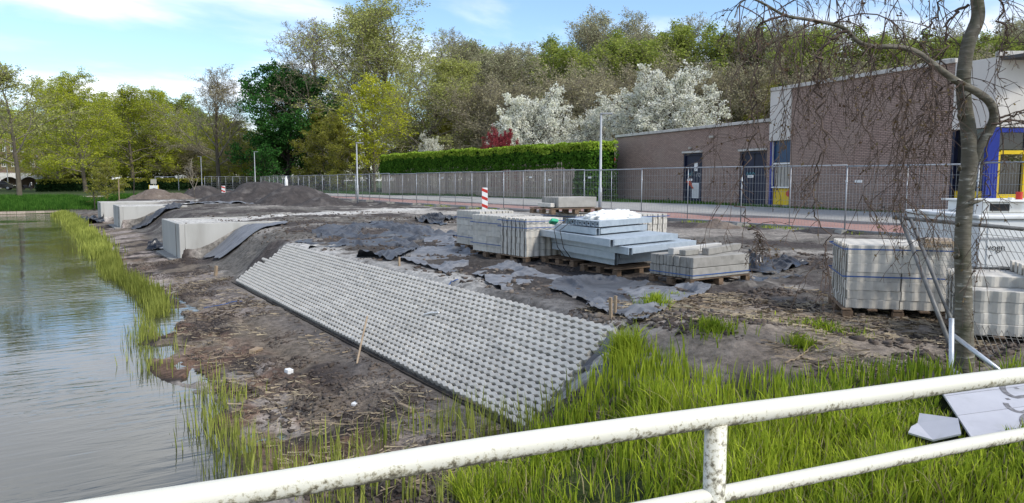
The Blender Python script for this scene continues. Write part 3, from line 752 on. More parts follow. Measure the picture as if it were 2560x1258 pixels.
# slab stack
sp = place(8.38, 7.85)
ss = empty('slab_pallet', sp, .02, 'low strapped stack of dark grey concrete slabs on a pallet', 'pallet')
make_pallet(ss, 1.3, .85, 0)
g = random.Random(8)
sl_me = MB().cbox((0, 0, 0), (1.22, .062, .15), .006).mesh('slab', 'slab_concrete')
for l in range(2):
    for i in range(13):
        ob('slab', sl_me, ss, (g.uniform(-.012, .012), -.40 + i * .0665, .118 + .076 + l * .156), (0, 0, g.uniform(-.004, .004)))
b = MB()
for (x0, y0, sx, sy) in ((0, -.437, 1.25, .003), (0, .437, 1.25, .003), (-.625, 0, .003, .876), (.625, 0, .003, .876)): b.box((x0, y0, .118 + .05), (sx, sy, .014))
b.build('strap', 'blue_strap', ss)
zt = sp[2] + .118 + 2 * .156
def beam(name, lab, x, y, z, l, wd, h, rz, m, cat):
    return tag(ob(name, MB().cbox((0, 0, 0), (l, wd, h), .006).mesh(name, m), None, (x, y, z + h / 2), (0, 0, rz)), lab, cat)
beam('concrete_beam', 'long dark concrete beam lying on top of the slab stack', 8.75, 7.75, zt, 1.15, .11, .10, .30, 'slab_concrete', 'beam')
beam('concrete_beam', 'long pale beam behind the dark one on the slab stack', 8.45, 8.0, zt, 1.35, .10, .10, .20, 'concrete', 'beam')
beam('concrete_block', 'short loose block in front of the beams on the slab stack', 8.02, 7.72, zt, .32, .12, .08, .1, 'slab_concrete', 'block')

# ---------------------------------------------------------------- galvanised steel
def channel(L, wd=.105, h=.095, t=.008):
    """C-channel with end plate holes, open side down, along x"""
    m = MB()
    prof = [(-wd / 2, 0), (-wd / 2 + t, 0), (-wd / 2 + t, h - t), (wd / 2 - t, h - t), (wd / 2 - t, 0), (wd / 2, 0), (wd / 2, h), (-wd / 2, h)]
    m.prism(prof, 0, 0, L)
    return m
def end_plate(L, wd=.105, h=.095):
    m = MB(); s = .018
    for x in (L,):
        yo, zo = wd / 2 - .008, h - .008
        # plate with a round bolt hole
        k = 12; outer = []; inner = []
        for i in range(k):
            a = 2 * math.pi * (i + .5) / k
            inner.append((x, s * math.cos(a), h * .45 + s * math.sin(a)))
            ca, sa_ = math.cos(a), math.sin(a); q = min(yo / max(abs(ca), 1e-6), (h * .45 if sa_ < 0 else zo - h * .45) / max(abs(sa_), 1e-6))
            outer.append((x, q * ca, h * .45 + q * sa_))
        m.add(outer + inner, [(i, (i + 1) % k, k + (i + 1) % k, k + i) for i in range(k)])
    return m
def steel_layer(label, org, z, thA, thB, La, n, pitch, front=True, tilt=0.0, seed=0):
    r = empty('steel_bundle', (org[0], org[1], z), 0, label, 'steel beams', 'stacked galvanised steel bundles')
    a = (math.cos(thA), math.sin(thA)); b_ = (-math.sin(thB), math.cos(thB))
    cm = channel(La).mesh('beam', 'galvanised'); em = end_plate(.03).mesh('end_plate', 'galvanised')
    g = random.Random(seed)
    for i in range(n):
        j = g.uniform(-.015, .015)
        o = ob('beam', cm, r, (b_[0] * (i + .5) * pitch + a[0] * (.07 + j), b_[1] * (i + .5) * pitch + a[1] * (.07 + j), .004), (0, 0, thA))
        ob('end_plate', em, o); ob('end_plate', em, o, (La - .06, 0, 0))
    if front:
        f = channel(n * pitch + .04, .07, .112).mesh('front_channel', 'galvanised')
        ob('front_channel', f, r, (0, 0, -.005), (0, 0, thB + math.pi / 2))
    return r
zs0 = tzs(8.3, 9.6)
for i, (x, y) in enumerate(((8.15, 9.35), (8.2, 10.55))):
    e = empty('wooden_pallet', (x, y, tzs(x, y) - .01), .06, ('wooden pallet carrying the near half of the steel', 'wooden pallet carrying the far half of the steel')[i], 'pallet')
    make_pallet(e, 1.1, .9, 0)
A1, B1 = math.radians(14), math.radians(-7)
zz = zs0 + .108
steel_layer('lowest bundle of galvanised steel beams on the pallets', (7.80, 9.10), zz, math.radians(6), B1, 1.5, 11, .155, True, seed=1)
steel_layer('second bundle of galvanised steel from the ground, shifted left', (7.62, 8.88), zz + .12, math.radians(8), B1, 1.7, 13, .155, True, seed=2)
steel_layer('third bundle of galvanised steel with long front channel', (7.50, 8.42), zz + .24, A1, math.radians(-9), 1.9, 16, .16, True, seed=3)
steel_layer('widest upper bundle of galvanised steel with ridged top', (7.30, 8.62), zz + .36, math.radians(12), math.radians(-9), 1.75, 16, .16, True, seed=4)
steel_layer('small bundle of steel beams with holed ends under the white bag', (7.62, 9.35), zz + .48, math.radians(16), B1, 1.45, 9, .15, True, seed=5)
steel_layer('topmost short bundle of steel beams with open ends', (7.52, 9.28), zz + .60, math.radians(18), B1, 1.75, 8, .13, False, seed=6)
tag(ob('end_cap', MB().cbox((0, 0, 0), (.2, .13, .06), .02).mesh('end_cap', 'green_cap'), None, (7.42, 10.3, zz + .655), (.2, .3, 1.2)), 'bright green plastic cap at the left of the top steel', 'cap')
for k, (x0, y0) in enumerate(((7.335, 10.15), (7.30, 9.93))):
    w_ = MB().tube([(x0 + .35, y0 + .1, zz + .70), (x0 + .0, y0 + .02, zz + .53), (x0 + .06, y0, zz + .23), (x0 + .22, y0, zz + .05)], .007, 6)
    tag(w_.build('tie_wire', 'black_wire', None, True), ('black tie cord hanging left over the steel front', 'black tie cord hanging right over the steel front')[k], 'cord')
def lump(name, label, c, size, m, seed, cat, flat=.35, amp=.25, rz=0, res=(40, 20), freq=3.0):
    u = np.linspace(0, 2 * np.pi, res[0], endpoint=False); v = np.linspace(0, np.pi / 2, res[1])
    U, V = np.meshgrid(u, v)
    cx, cy, cz = np.cos(U) * np.sin(V), np.sin(U) * np.sin(V), np.cos(V)
    n = 1 + amp * (fbm(cx * freq + 7, cy * freq + cz * freq * .7, seed, 4) - .5) * 2 + amp * .6 * (ridged(cx * freq * 1.4 + 3, cy * freq * 1.4 + cz, seed + 5) - .5)
    x = cx * size[0] * n; y = cy * size[1] * n; z = (cz ** .6) * size[2] * n
    i = np.arange(res[0] * res[1]).reshape(res[1], res[0]); j = np.roll(i, -1, 1)
    q = np.stack([i[:-1], i[1:], j[1:], j[:-1]], -1).reshape(-1, 4)
    q = np.concatenate([q, ])
    return tag(ob(name, mesh_np(name, np.stack([x, y, z], -1), q, mat=m, smooth=True), None, c, (0, 0, rz)), label, cat)
lump('plastic_bag', 'crumpled white plastic sheet lying on top of the steel beams', (8.45, 10.0, zz + .675), (.72, .34, .16), 'white_plastic', 3, 'plastic bag', amp=.22, rz=.32, res=(90, 36), freq=5)

# ---------------------------------------------------------------- sheeting
def sheet(name, label, corners, m, seed, amp=.10, sink=.05, n=70, freq=2.2, an=(1, 1), lift=.015, cat='tarpaulin', base=tz_base):
    u = np.linspace(0, 1, n); U, V = np.meshgrid(u, u)
    (a, b, c, d) = [np.array(p[:2]) for p in corners]
    P = (1 - U)[..., None] * (1 - V)[..., None] * a + U[..., None] * (1 - V)[..., None] * b + U[..., None] * V[..., None] * c + (1 - U)[..., None] * V[..., None] * d
    S = np.linalg.norm(c - a)
    ed = .10 * S
    x = P[..., 0] + ed * (fbm(P[..., 0] * .9, P[..., 1] * .9, seed + 1, 2) - .5) * 3.2
    y = P[..., 1] + ed * (fbm(P[..., 0] * .9, P[..., 1] * .9, seed + 2, 2) - .5) * 2.6
    wx = x * an[0] + .5 * fbm(x, y, seed + 3, 2); wy = y * an[1] + .5 * fbm(x, y, seed + 4, 2)
    f = .65 * ridged(wx * freq * 1.25, wy * freq * .6, seed, 3) + .35 * ridged(wx * freq * .8 + 9, wy * freq * 1.9, seed + 11, 3)
    big = fbm(x * .9, y * .9, seed + 6, 3)
    h = lift + amp * np.clip(f - .42, 0, 1) ** 1.6 * 3 * sst(.35, .6, big + .1) + .10 * amp * fbm(x * 3, y * 3, seed + 8, 2) - sink * sst(.50, .64, fbm(x * 1.3 + 5, y * 1.3, seed + 7, 4)) * 3.0
    z = base(x, y) + h
    cx, cy = x.mean(), y.mean(); cz = float(base(np.array([cx]), np.array([cy]))[0])
    i = np.arange(n * n).reshape(n, n)
    q = np.stack([i[:-1, :-1], i[:-1, 1:], i[1:, 1:], i[1:, :-1]], -1).reshape(-1, 4)
    o = ob(name, mesh_np(name, np.stack([x - cx, y - cy, z - cz], -1), q, mat=m, smooth=True), None, (cx, cy, cz))
    return tag(o, label, cat)
H2 = lambda px, py: hit(px, py)[:2]
sheet('tarpaulin', 'large crumpled grey sheeting left of the block pallets, half buried', [H2(730, 600), H2(960, 655), H2(1160, 590), H2(960, 556)], 'tarp', 3, .17, .05, 130, 1.6, (1.3, .8))
sheet('tarpaulin', 'grey sheeting with soil patches directly left of leftmost pallet', [H2(960, 650), H2(1120, 690), H2(1190, 640), H2(1120, 590)], 'tarp_pale', 13, .10, .07, 90, 2)
sheet('tarpaulin', 'crumpled sheet spilling over the bank below the front pallet', [H2(1160, 690), H2(1330, 760), H2(1420, 700), H2(1260, 658)], 'tarp_pale', 23, .11, .05, 110, 2.4)
sheet('tarpaulin', 'dark blue grey sheet below the steel beams', [H2(1360, 720), H2(1480, 775), H2(1640, 715), H2(1450, 690)], 'tarp', 33, .11, .05, 100, 2.2)
sheet('tarpaulin', 'grey sheet running from the slab stack to the stakes', [H2(1500, 770), H2(1640, 800), H2(1760, 722), H2(1600, 716)], 'tarp_pale', 43, .12, .02, 100, 2.2)
sheet('tarpaulin', 'dark flap of sheeting beside the wooden stakes', [H2(1455, 762), H2(1535, 800), H2(1590, 765), H2(1520, 738)], 'tarp', 53, .13, .01, 70, 2.6)
sheet('tarpaulin', 'black sheet edge running along the ground right of the slabs', [H2(1700, 735), H2(1830, 725), H2(2000, 690), H2(1850, 700)], 'tarp_black', 63, .07, .04, 80, 3)
sheet('tarpaulin', 'crumpled black plastic in the mud right of the slab stack', [H2(1840, 672), H2(1960, 690), H2(2030, 664), H2(1880, 648)], 'tarp_black', 73, .22, .03, 80, 2.6)
sheet('tarpaulin', 'black bundle of sheeting left of the beacon behind the pallets', [H2(1040, 552), H2(1110, 566), H2(1130, 548), H2(1080, 540)], 'tarp_black', 83, .22, .0, 50, 1.8)
sheet('tarpaulin', 'smooth grey sheet on the slope beside nearest jetty head', [(4.05, 22.7), (4.1, 24.6), (6.5, 24.8), (6.3, 22.5)], 'tarp_pale', 93, .07, .0, 80, 1.2, (.3, 2.2), lift=.05)
sheet('tarpaulin', 'grey sheet on the slope beside the middle jetty head', [(4.1, 40.6), (4.1, 42.9), (6.4, 43.1), (6.2, 40.6)], 'tarp', 103, .25, .02, 60, 1.2, lift=.05)
sheet('tarpaulin', 'black crumpled plastic at the corner of nearest jetty head', [(3.2, 28.4), (3.3, 30.2), (4.2, 30.4), (4.0, 28.9)], 'tarp_black', 113, .4, .0, 50, 1.8, lift=.05)
sheet('tarpaulin', 'black crumpled plastic on the mud before the middle jetty head', [H2(192, 558), H2(258, 560), H2(262, 548), H2(200, 546)], 'tarp_black', 123, .35, .0, 50, 1.0, lift=.05)
sheet('tarpaulin', 'dark sheet sticking out of the bank at the near slope end', [H2(1450, 935), H2(1520, 950), H2(1560, 860), H2(1525, 850)], 'tarp', 133, .10, .03, 60, 3)
sheet('tarpaulin', 'pale grey streak of sheeting behind the middle jetty head', [(6.8, 44.5), (7.0, 48), (12, 50), (11, 46.5)], 'tarp_pale', 143, .14, .1, 60, 1.0, lift=.03)

# ---------------------------------------------------------------- stakes, planks and litter
def stick(name, lab, a, b, r, m, cat, k=6):
    a, b = Vector(a), Vector(b)
    d = b - a; o = ob(name, MB().tube([(0, 0, 0), tuple(d * .5 + Vector((0, 0, .01))), tuple(d)], r, k).mesh(name, m), None, a)
    return tag(o, lab, cat)
def stake(lab, px, py, h, lean=(0, 0), wd=.035):
    p = hit(px, py); m = MB(); m.box((0, 0, h / 2 - .1), (wd, wd * .8, h + .2))
    o = ob('wooden_stake', m.mesh('wooden_stake', 'pale_wood'), None, (p[0], p[1], p[2]), (lean[0], lean[1], .4)); tag(o, lab, 'stake')
stake('front wooden stake of the pair beside the grey flap', 1527, 800, .24, (0, -.05))
stake('rear wooden stake of the pair beside the grey flap', 1537, 793, .24, (0, .05))
stake('single short wooden stake between sheeting and block slope', 998, 664, .16)
p = hit(892, 912); q_ = (4.05, 11.3, tzs(4.05, 11.3))
stick('wooden_stick', 'thin wooden stick leaning on the block slope', p, (p[0] + .55, p[1] + 1.0, -.52), .014, 'pale_wood', 'stick')
zb = lambda x: RZB + (x - RXB) * (RZT - RZB) / (RXT - RXB)
stick('white_stick', 'short white stick lying across the block slope', (4.50, 9.35, zb(4.50) + .02), (4.58, 9.05, zb(4.58) + .02), .013, 'sign_white', 'stick')
def plank(lab, px, py, s, rz, m='pale_wood', tilt=.1):
    p = hit(px, py); o = ob('wood_piece', MB().cbox((0, 0, 0), s, .004).mesh('wood_piece', m), None, (p[0], p[1], p[2] + s[2] * .35), (tilt, .05, rz)); tag(o, lab, 'wood piece' if m == 'pale_wood' else 'stone')
plank('pale wedge of wood lying on the brown mud left of slope', 640, 880, (.26, .10, .06), .9)
plank('small white stone block standing in the mud below the slope', 722, 935, (.085, .085, .09), .3, 'sign_white')
plank('small pale chip of stone in the mud under the slope foot', 888, 1008, (.09, .06, .03), .7, 'sign_white')
plank('pale splinter half sunk at the deep finger like ruts', 1015, 1025, (.30, .05, .05), 1.6)
plank('flat grey board at the near foot of the block slope', 1205, 1020, (.9, .11, .03), 1.57)
plank('dark wood stump sticking up left of the block slope', 540, 690, (.07, .07, .30), .5)
def rope(lab, pts, m='blue_strap'):
    pp = []
    for a, b in zip(pts[:-1], pts[1:]):
        for t in np.linspace(0, 1, 6)[:-1]: pp.append((a[0] + (b[0] - a[0]) * t, a[1] + (b[1] - a[1]) * t))
    w_ = [hit(*q) for q in pp]
    o = MB().tube([(a[0], a[1], a[2] + .015) for a in w_], .008, 5).build('strap_end', m, None, True); tag(o, lab, 'strap')
rope('pale blue strap end lying on the mud left of the slope', [(510, 772), (545, 765), (590, 757), (610, 756)])
rope('blue strap end hanging from the sheet above the block slope', [(1115, 730), (1128, 708), (1150, 702)])
rope('thin grey branch lying curved on the dirt bank', [(1960, 912), (2000, 900), (2020, 880), (2045, 868)], 'pale_wood')

# ---------------------------------------------------------------- mobile fence
def tube_frame(Wd, Hh, r=.021):
    m = MB(); return m
def fence_panel_meshes():
    W_, Hh = 3.45, 1.92
    d = {}
    m = MB(); m.tube([(0, 0, .02), (0, 0, Hh)], .021, 8); d['post'] = m.mesh('post', 'fence_metal', True)
    m = MB(); m.tube([(0, 0, Hh), (W_, 0, Hh)], .021, 8); d['top_rail'] = m.mesh('top_rail', 'fence_metal', True)
    m = MB(); m.tube([(0, 0, .12), (W_, 0, .12)], .017, 8); d['bottom_rail'] = m.mesh('bottom_rail', 'fence_metal', True)
    m = MB(); m.tube([(0, 0, .12), (0, 0, Hh)], .014, 6); d['middle_post'] = m.mesh('middle_post', 'fence_metal', True)
    m = MB()
    for i in range(1, 34): m.box((i * W_ / 34, 0, (Hh + .12) / 2), (.0036, .0036, Hh - .14))
    for i in range(1, 7): m.box((W_ / 2, .004, .12 + i * (Hh - .12) / 7), (W_ - .02, .005, .006))
    d['wire_mesh'] = m.mesh('wire_mesh', 'fence_metal')
    m = MB(); m.prism([(-.34, 0), (.34, 0), (.28, .13), (-.28, .13)], 0, -.11, .11); d['foot'] = m.mesh('foot', 'slab_concrete')
    m = MB(); m.box((0, 0, 0), (.22, .008, .075)); d['name_plate'] = m.mesh('name_plate', 'sign_white')
    m = MB(); m.box((0, -.006, 0), (.15, .003, .028)); d['plate_print'] = m.mesh('plate_print', 'tin_grey')
    m = MB(); m.tube([(0, 0, -.03), (0, 0, .03)], .034, 8); d['clamp'] = m.mesh('clamp', 'bright_zinc')
    return d
FM = fence_panel_meshes()
def fence(a, b, label, plate=True, rail=False, sag=0, dz=0.0, plate_x=.45, plate_z=1.55):
    a = Vector((*a[:2], 0)); b = Vector((*b[:2], 0)); L = (b - a).length
    za, zb_ = tzs(a.x, a.y), tzs(b.x, b.y)
    r = empty('mobile_fence', (a.x, a.y, za + dz), math.atan2(b.y - a.y, b.x - a.x), label, 'fence', 'mobile mesh fence along the cycle path')
    s = L / 3.45
    W_ = 3.45 * s
    def part(k, loc=(0, 0, 0), sc=None):
        o = ob(k, FM[k], r, loc)
        if sc: o.scale = sc
        return o
    part('post'); part('post', (W_, 0, 0)); part('top_rail', sc=(s, 1, 1)); part('bottom_rail', sc=(s, 1, 1)); part('middle_post', (W_ * .5, 0, 0))
    part('wire_mesh', sc=(s, 1, 1))
    part('foot', (0, 0, -.005)); part('clamp', (.0, 0, 1.5))
    if plate:
        o = part('name_plate', (plate_x, -.015 if math.cos(r.rotation_euler.z) > 0 else .015, plate_z)); 
        pr = ob('plate_print', FM['plate_print'], o, (0, 0 if math.cos(r.rotation_euler.z) > 0 else .012, 0))
    if rail: 
        o = ob('brace_rail', FM['bottom_rail'], r, (0, 0, .42)); o.scale = (s, 1, 1)
    return r
fx = lambda px, x=19.3: PD(px, x / (((px - 1280) / FPX) * math.cos(PH) + math.sin(PH)))      # where column px meets the fence line
posts = [2700, 2440, 2113, 1852, 1603, 1460, 1362, 1259, 1180, 1100, 1042, 975, 925, 890, 846, 808, 775, 748, 722, 697, 676, 655]
offs = [19.2, 19.25, 19.3, 19.25, 19.15, 19.3, 19.3, 19.35, 19.3, 19.25, 19.35, 19.3, 19.4, 19.5, 19.5, 19.6, 19.8, 20, 20.3, 20.6, 21, 21.4]
wherefrom = ['at the right edge past the birch', 'right of the birch trunk before the blue entrance', 'before the tall brick wall', 'before the yellow panel and double door', 'before the single blue door, widest in view', 'behind the kerb pallet and tall lamp post', 'before the corner of the hedge', 'right of the red white beacon', 'behind the red white beacon', 'left of the beacon at the slat fence', 'fourth left of the beacon', 'before the left end of the slat fence', 'right of the thin lamp post', 'at the thin lamp post', 'left of the thin lamp post', 'right flank of the big soil heap', 'over the right slope of the soil heap', 'above the soil heap saddle', 'with white bottle shape before it', 'above the left soil heap peak', 'next to far lamp post']
for i in range(len(posts) - 1):
    a, b = fx(posts[i + 1], offs[i + 1]), fx(posts[i], offs[i])
    fence(a, b, 'galvanised mesh fence panel ' + wherefrom[i], plate=i % 2 == 0 or i < 6, rail=(i in (5, 8)), plate_x=.35 if i % 3 else 2.4, plate_z=1.5 if i % 2 else 1.62)
far = [PD(655, 92), PD(620, 90), PD(585, 88), PD(550, 87), PD(515, 86)]
for i in range(4):
    fence(far[i + 1], far[i], 'far mesh fence panel %s' % ('right of the left beacon', 'behind the two small beacons', 'left of the small beacons', 'nearest to the sapling')[i], plate=False)

# ---------------------------------------------------------------- lamp posts and beacons
def lamp(px, d, ytop, lab, side=1):
    p = PD(px, d); z0 = tzs(p[0], p[1]); h = PDY(px, ytop, d)[2] - z0
    r = empty('lamp_post', (p[0], p[1], z0), math.atan2(-math.sin(PH), math.cos(PH)), lab, 'lamp post', 'slender grey lamp posts')
    MB().tube([(0, 0, -.1), (0, 0, 1.2), (0, 0, 1.22), (0, 0, h)], [.075, .075, .055, .04], 12).build('pole', 'lamp_metal', r, True)
    MB().cbox((.20 * side, 0, h + .02), (.5, .14, .045), .015).build('lamp_head', 'lamp_metal', r)
    MB().box((.22 * side, 0, h - .008), (.3, .1, .01)).build('lens', 'sign_white', r)
    MB().box((0, -.085, .9), (.07, .02, .24)).build('service_hatch', 'tin_grey', r)
    return r
lamp(1500, 30.2, 285, 'tallest lamp post standing at the right end of the hedge')
lamp(895, 49.5, 358, 'thin lamp post in front of the yellow green young tree')
lamp(641, 88, 380, 'far lamp post left of the dark green tree')
lamp(508, 100, 392, 'faint far lamp post above the sapling', -1)
def beacon(px, py_foot, d, h, lab, wd=.24):
    p = PD(px, d); z0 = tzs(p[0], p[1])
    r = empty('road_beacon', (p[0], p[1], z0), -PH, lab, 'beacon', 'red and white striped beacons')
    MB().cbox((0, 0, h / 2 + .08), (wd, .06, h), .015).build('blade', 'sign_white', r)
    n = 3
    for i in range(n):
        z = .08 + h * (i + .35) / n; hh = h / n * .55
        m = MB(); x = wd / 2
        z0_, z1_ = z + .14 * h * .6, z - .02
        m.add([(-x, -.033, z0_), (x, -.033, z1_), (x, -.033, z1_ + hh * .72), (-x, -.033, z0_ + hh * .72)], [(0, 1, 2, 3)])
        m.build('red_stripe', 'red_paint', r)
    MB().prism([(-.2, 0), (.2, 0), (.14, .09), (-.14, .09)], 0, -.3, .3).build('foot', 'rubber', r)
    return r
beacon(1212, 520, 33.5, 1.05, 'red and white striped beacon just behind the block pallets', .26)
beacon(561, 470, 62, .95, 'left of the two small beacons near the sapling', .3)
beacon(610, 468, 66, .75, 'small beacon right next to the far soil heap', .3)
p = PD(718, 60); z0 = tzs(p[0], p[1])
bt = empty('warning_lamp', (p[0], p[1], z0), 0, 'white bottle shaped warning lamp behind the soil heap saddle', 'warning lamp')
MB().tube([(0, 0, 0), (0, 0, 1.45), (0, 0, 1.6), (0, 0, 1.72), (0, 0, 1.78)], [.13, .13, .1, .05, .05], 12).build('body', 'sign_white', bt, True)
MB().tube([(0, 0, 1.782), (0, 0, 1.86)], .06, 10).build('cap', 'sign_white', bt)

# ---------------------------------------------------------------- white site container
def cam_frame(px, d): return PD(px, d)
cA = G(2372, 708, .0); ang = -PH - .06
cr = empty('site_container', (cA[0] + 1.15, cA[1] - .35, tzs(cA[0], cA[1])), ang, 'white welfare container with roof hatch behind the block pallets', 'container')
CW, CD, CH = 5.2, 2.3, .74
MB().cbox((CW / 2 - .55, CD / 2, .18 + CH / 2), (CW, CD, CH), .03).build('body', 'container_white', cr)
MB().cbox((CW / 2 - .55, CD / 2, .18 + CH + .035), (CW + .06, CD + .06, .06), .02).build('roof', 'container_white', cr)
MB().cbox((.75, CD / 2 + .2, .18 + CH + .066 + .09), (1.6, 1.1, .18), .02).build('roof_hatch', 'container_white', cr)
MB().cbox((.75, CD / 2 + .2, .18 + CH + .066 + .195), (1.75, 1.25, .03), .01).build('hatch_lid', 'container_white', cr)
MB().cbox((2.9, CD / 2, .18 + CH + .066 + .06), (1.6, 1.6, .12), .02).build('roof_step', 'container_white', cr)
MB().box((.2, CD / 2 + .2 - .553, .18 + CH + .066 + .09), (.30, .012, .11)).build('vent', 'ink', cr)
for x in (.25, 2.0, 4.2): MB().box((x, .3, .09), (.5, .25, .18)).build('skid', 'rubber', cr)
MB().tube([(.7, CD / 2, .18 + CH + .27), (.7, CD / 2, .18 + CH + .40)], .05, 10).build('red_lamp', 'red_paint', cr)
MB().tube([(.45, CD / 2 - .2, .18 + CH + .27), (.45, CD / 2 - .2, .18 + CH + .31)], .04, 10).build('knob', 'container_white', cr)
for i in range(7): MB().box((-.4 + i * .8, -.006, .18 + CH / 2), (.02, .012, CH - .08)).build('seam', 'container_white', cr)
MB().box((CW / 2 - .55, -.008, .18 + CH * .62), (CW - .02, .014, .03)).build('rub_rail', 'tin_grey', cr)
MB().cbox((-.46, .3, .18 + CH + .17), (.13, .2, .24), .01).build('corner_box', 'lamp_metal', cr)
Mx = Matrix.Rotation(math.pi / 2, 4, 'X')
text_mesh('number', '3794', .17, 'ink', cr, Matrix.Translation((.30, -.012, .73)) @ Mx)
text_mesh('lettering', 'vogn', .14, 'ink', cr, Matrix.Translation((-.28, -.012, .50)) @ Mx)
text_mesh('lettering', 'r', .13, 'ink', cr, Matrix.Translation((-.36, -.012, .37)) @ Mx)
# board with marker lettering on the big block pallet
sgx = PD(2355, 7.75); sgz = bpx[2] + .118 + 7 * .101 + .003
sg = empty('wooden_sign', (sgx[0], sgx[1], sgz), -PH - .02, 'weathered wooden board with black lettering on the big pallet', 'board')
MB().cbox((0, 0, .035), (.34, .025, .065), .003).build('front_board', 'pale_wood', sg)
MB().cbox((0, .10, .05), (.28, .14, .09), .003).build('back_board', 'grey_wood', sg)
text_mesh('lettering', 'Uitence', .062, 'ink', sg, Matrix.Translation((.02, -.0145, .032)) @ Mx)

# ---------------------------------------------------------------- leaning fence and brace beside the birch
pa = Vector(PDY(2412, 905, 6.35)); ptop = Vector(PDY(2252, 545, 8.0))
right = Vector((math.cos(PH + .0), -math.sin(PH + .0), 0))
lf = empty('leaning_fence', tuple(pa), 0, 'old dark mesh fence panel leaning far back behind the birch', 'fence')
up = (ptop - pa); upn = up.normalized(); W_ = 3.4
right = (right - upn * right.dot(upn)).normalized(); nrm = right.cross(upn)
Hh = up.length
def L3(x, z, y=0): return tuple(right * x + upn * z + nrm * y)
MB().tube([L3(0, 0), L3(0, Hh + .06)], .021, 8).build('post', 'old_metal', lf, True)
MB().tube([L3(.1, .3), L3(.1, Hh - .02)], .019, 8).build('second_post', 'old_metal', lf, True)
MB().tube([L3(-.08, Hh), L3(W_, Hh)], .022, 8).build('top_rail', 'old_metal', lf, True)
MB().tube([L3(0, .1), L3(W_, .1)], .016, 8).build('bottom_rail', 'old_metal', lf, True)
m = MB()
for i in range(1, 62): m.tube([L3(.1 + i * .052, .1), L3(.1 + i * .052, Hh)], .0030, 4, False)
m.build('upright_wires', 'old_metal', lf)
m = MB()
for i in range(1, 8): m.tube([L3(.1, .1 + i * Hh / 8), L3(W_, .1 + i * Hh / 8)], .0034, 4, False)
m.build('cross_wires', 'old_metal', lf)
fb = empty('fence_brace', tuple(PDY(2403, 1080, 5.6)), 0, 'shiny zinc tube brace at the foot of the leaning fence', 'brace')
o0 = Vector(PDY(2403, 1080, 5.6))
def T(a, b, d0, d1, nm, r=.019): 
    MB().tube([tuple(Vector(PDY(*a, d0)) - o0), tuple(Vector(PDY(*b, d1)) - o0)], r, 10).build(nm, 'bright_zinc', fb, True)
T((2408, 1080), (2394, 797), 5.6, 5.7, 'upright')
T((2398, 838), (2600, 985), 5.72, 5.3, 'diagonal_tube')
T((2400, 925), (2520, 1000), 5.7, 5.5, 'diagonal_tube', .015)
T((2416, 1095), (2470, 960), 5.5, 5.9, 'strut', .024)

# board with spray paint marks lying in the grass
def flat_board(name, lab, pts, m, th=.012, cat='board'):
    P_ = [Vector(p) for p in pts]; n = (P_[1] - P_[0]).cross(P_[-1] - P_[0]).normalized()
    if n.z < 0: n = -n
    c = P_[0]; me = MB(); k = len(P_)
    me.add([tuple(p - c) for p in P_] + [tuple(p - c + n * th) for p in P_], [tuple(range(k)), tuple(range(k, 2 * k))] + [(i, (i + 1) % k, k + (i + 1) % k, k + i) for i in range(k)])
    return tag(ob(name, me.mesh(name, m), None, tuple(c)), lab, cat), n
def gp(px, py, up=.12):
    h = hit(px, py); return (h[0], h[1], h[2] + up)
c0, c1, c3 = Vector(PDY(2300, 1005, 5.0)), Vector(PDY(2700, 1060, 4.7)), Vector(PDY(2372, 965, 5.55))
def BP(u, v): return c0 + (c1 - c0) * u + (Vector(PDY(2440, 1135, 4.55)) - c0) * v
up_ = Vector((0, 0, .13)); bd = Vector(hit(2330, 1000)) + up_ * .6; bf_ = Vector(hit(2425, 1150)) + up_ * .9; be = Vector(hit(2640, 985)) + up_ * 1.6
bn = (be - bd).cross(bf_ - bd).normalized(); bn = -bn if bn.z < 0 else bn
wb = empty('white_board', tuple(bd), 0, 'white board with sprayed black squiggle lying in the grass', 'board')
ux, uy = (be - bd), (bf_ - bd)
for k in range(3):
    a0, a1 = k / 3 + .004, (k + 1) / 3 - .004
    m = MB(); q4 = [uy * a0, ux + uy * a0, ux + uy * a1, uy * a1]
    m.add([tuple(v) for v in q4] + [tuple(v + bn * .015) for v in q4], [(0, 3, 2, 1), (4, 5, 6, 7), (0, 1, 5, 4), (1, 2, 6, 5), (2, 3, 7, 6), (3, 0, 4, 7)])
    m.build('plank', 'board_white', wb)
def squig(pts, r, nm='spray_mark'):
    vs_ = [ux * u + uy * v + bn * (.0165) for u, v in pts]
    m = MB(); n = len(vs_); L_ = []; R_ = []
    for i in range(n):
        t = (vs_[min(i + 1, n - 1)] - vs_[max(i - 1, 0)]).normalized(); s = t.cross(bn) * r
        L_.append(vs_[i] + s); R_.append(vs_[i] - s)
    m.add([tuple(v) for v in L_ + R_], [(i, i + 1, n + i + 1, n + i) for i in range(n - 1)])
    m.build(nm, 'spray', wb)
mat('spray', (.10, .095, .10), (.25, .245, .25), 30, .8)
def arc(cu, cv, ru, rv, a0, a1, n=18): return [(cu + ru * math.cos(math.radians(a0 + (a1 - a0) * i / n)), cv + rv * math.sin(math.radians(a0 + (a1 - a0) * i / n))) for i in range(n + 1)]
squig(arc(.53, .12, .085, .09, 0, 350), .014)
squig(arc(.52, .38, .09, .15, 300, 120) + arc(.53, .63, .10, .12, -90, 60), .018)
squig(arc(.44, .62, .07, .13, 200, 20), .016)
squig(arc(.47, .93, .09, .14, 330, 60), .016)
for (u, v) in ((.47, .10), (.55, .12), (.53, .36), (.41, .52)): squig([(u - .012, v), (u + .012, v)], .012, 'spray_dot')
pc = [tuple(Vector(hit(a_, b_ + 25)) + Vector((0, 0, .10))) for a_, b_ in ((2268, 1105), (2276, 1082), (2292, 1070), (2296, 1058), (2392, 1075), (2400, 1108), (2330, 1118))]
flat_board('broken_board', 'broken piece of white board with jagged edge in grass', pc, 'board_white')

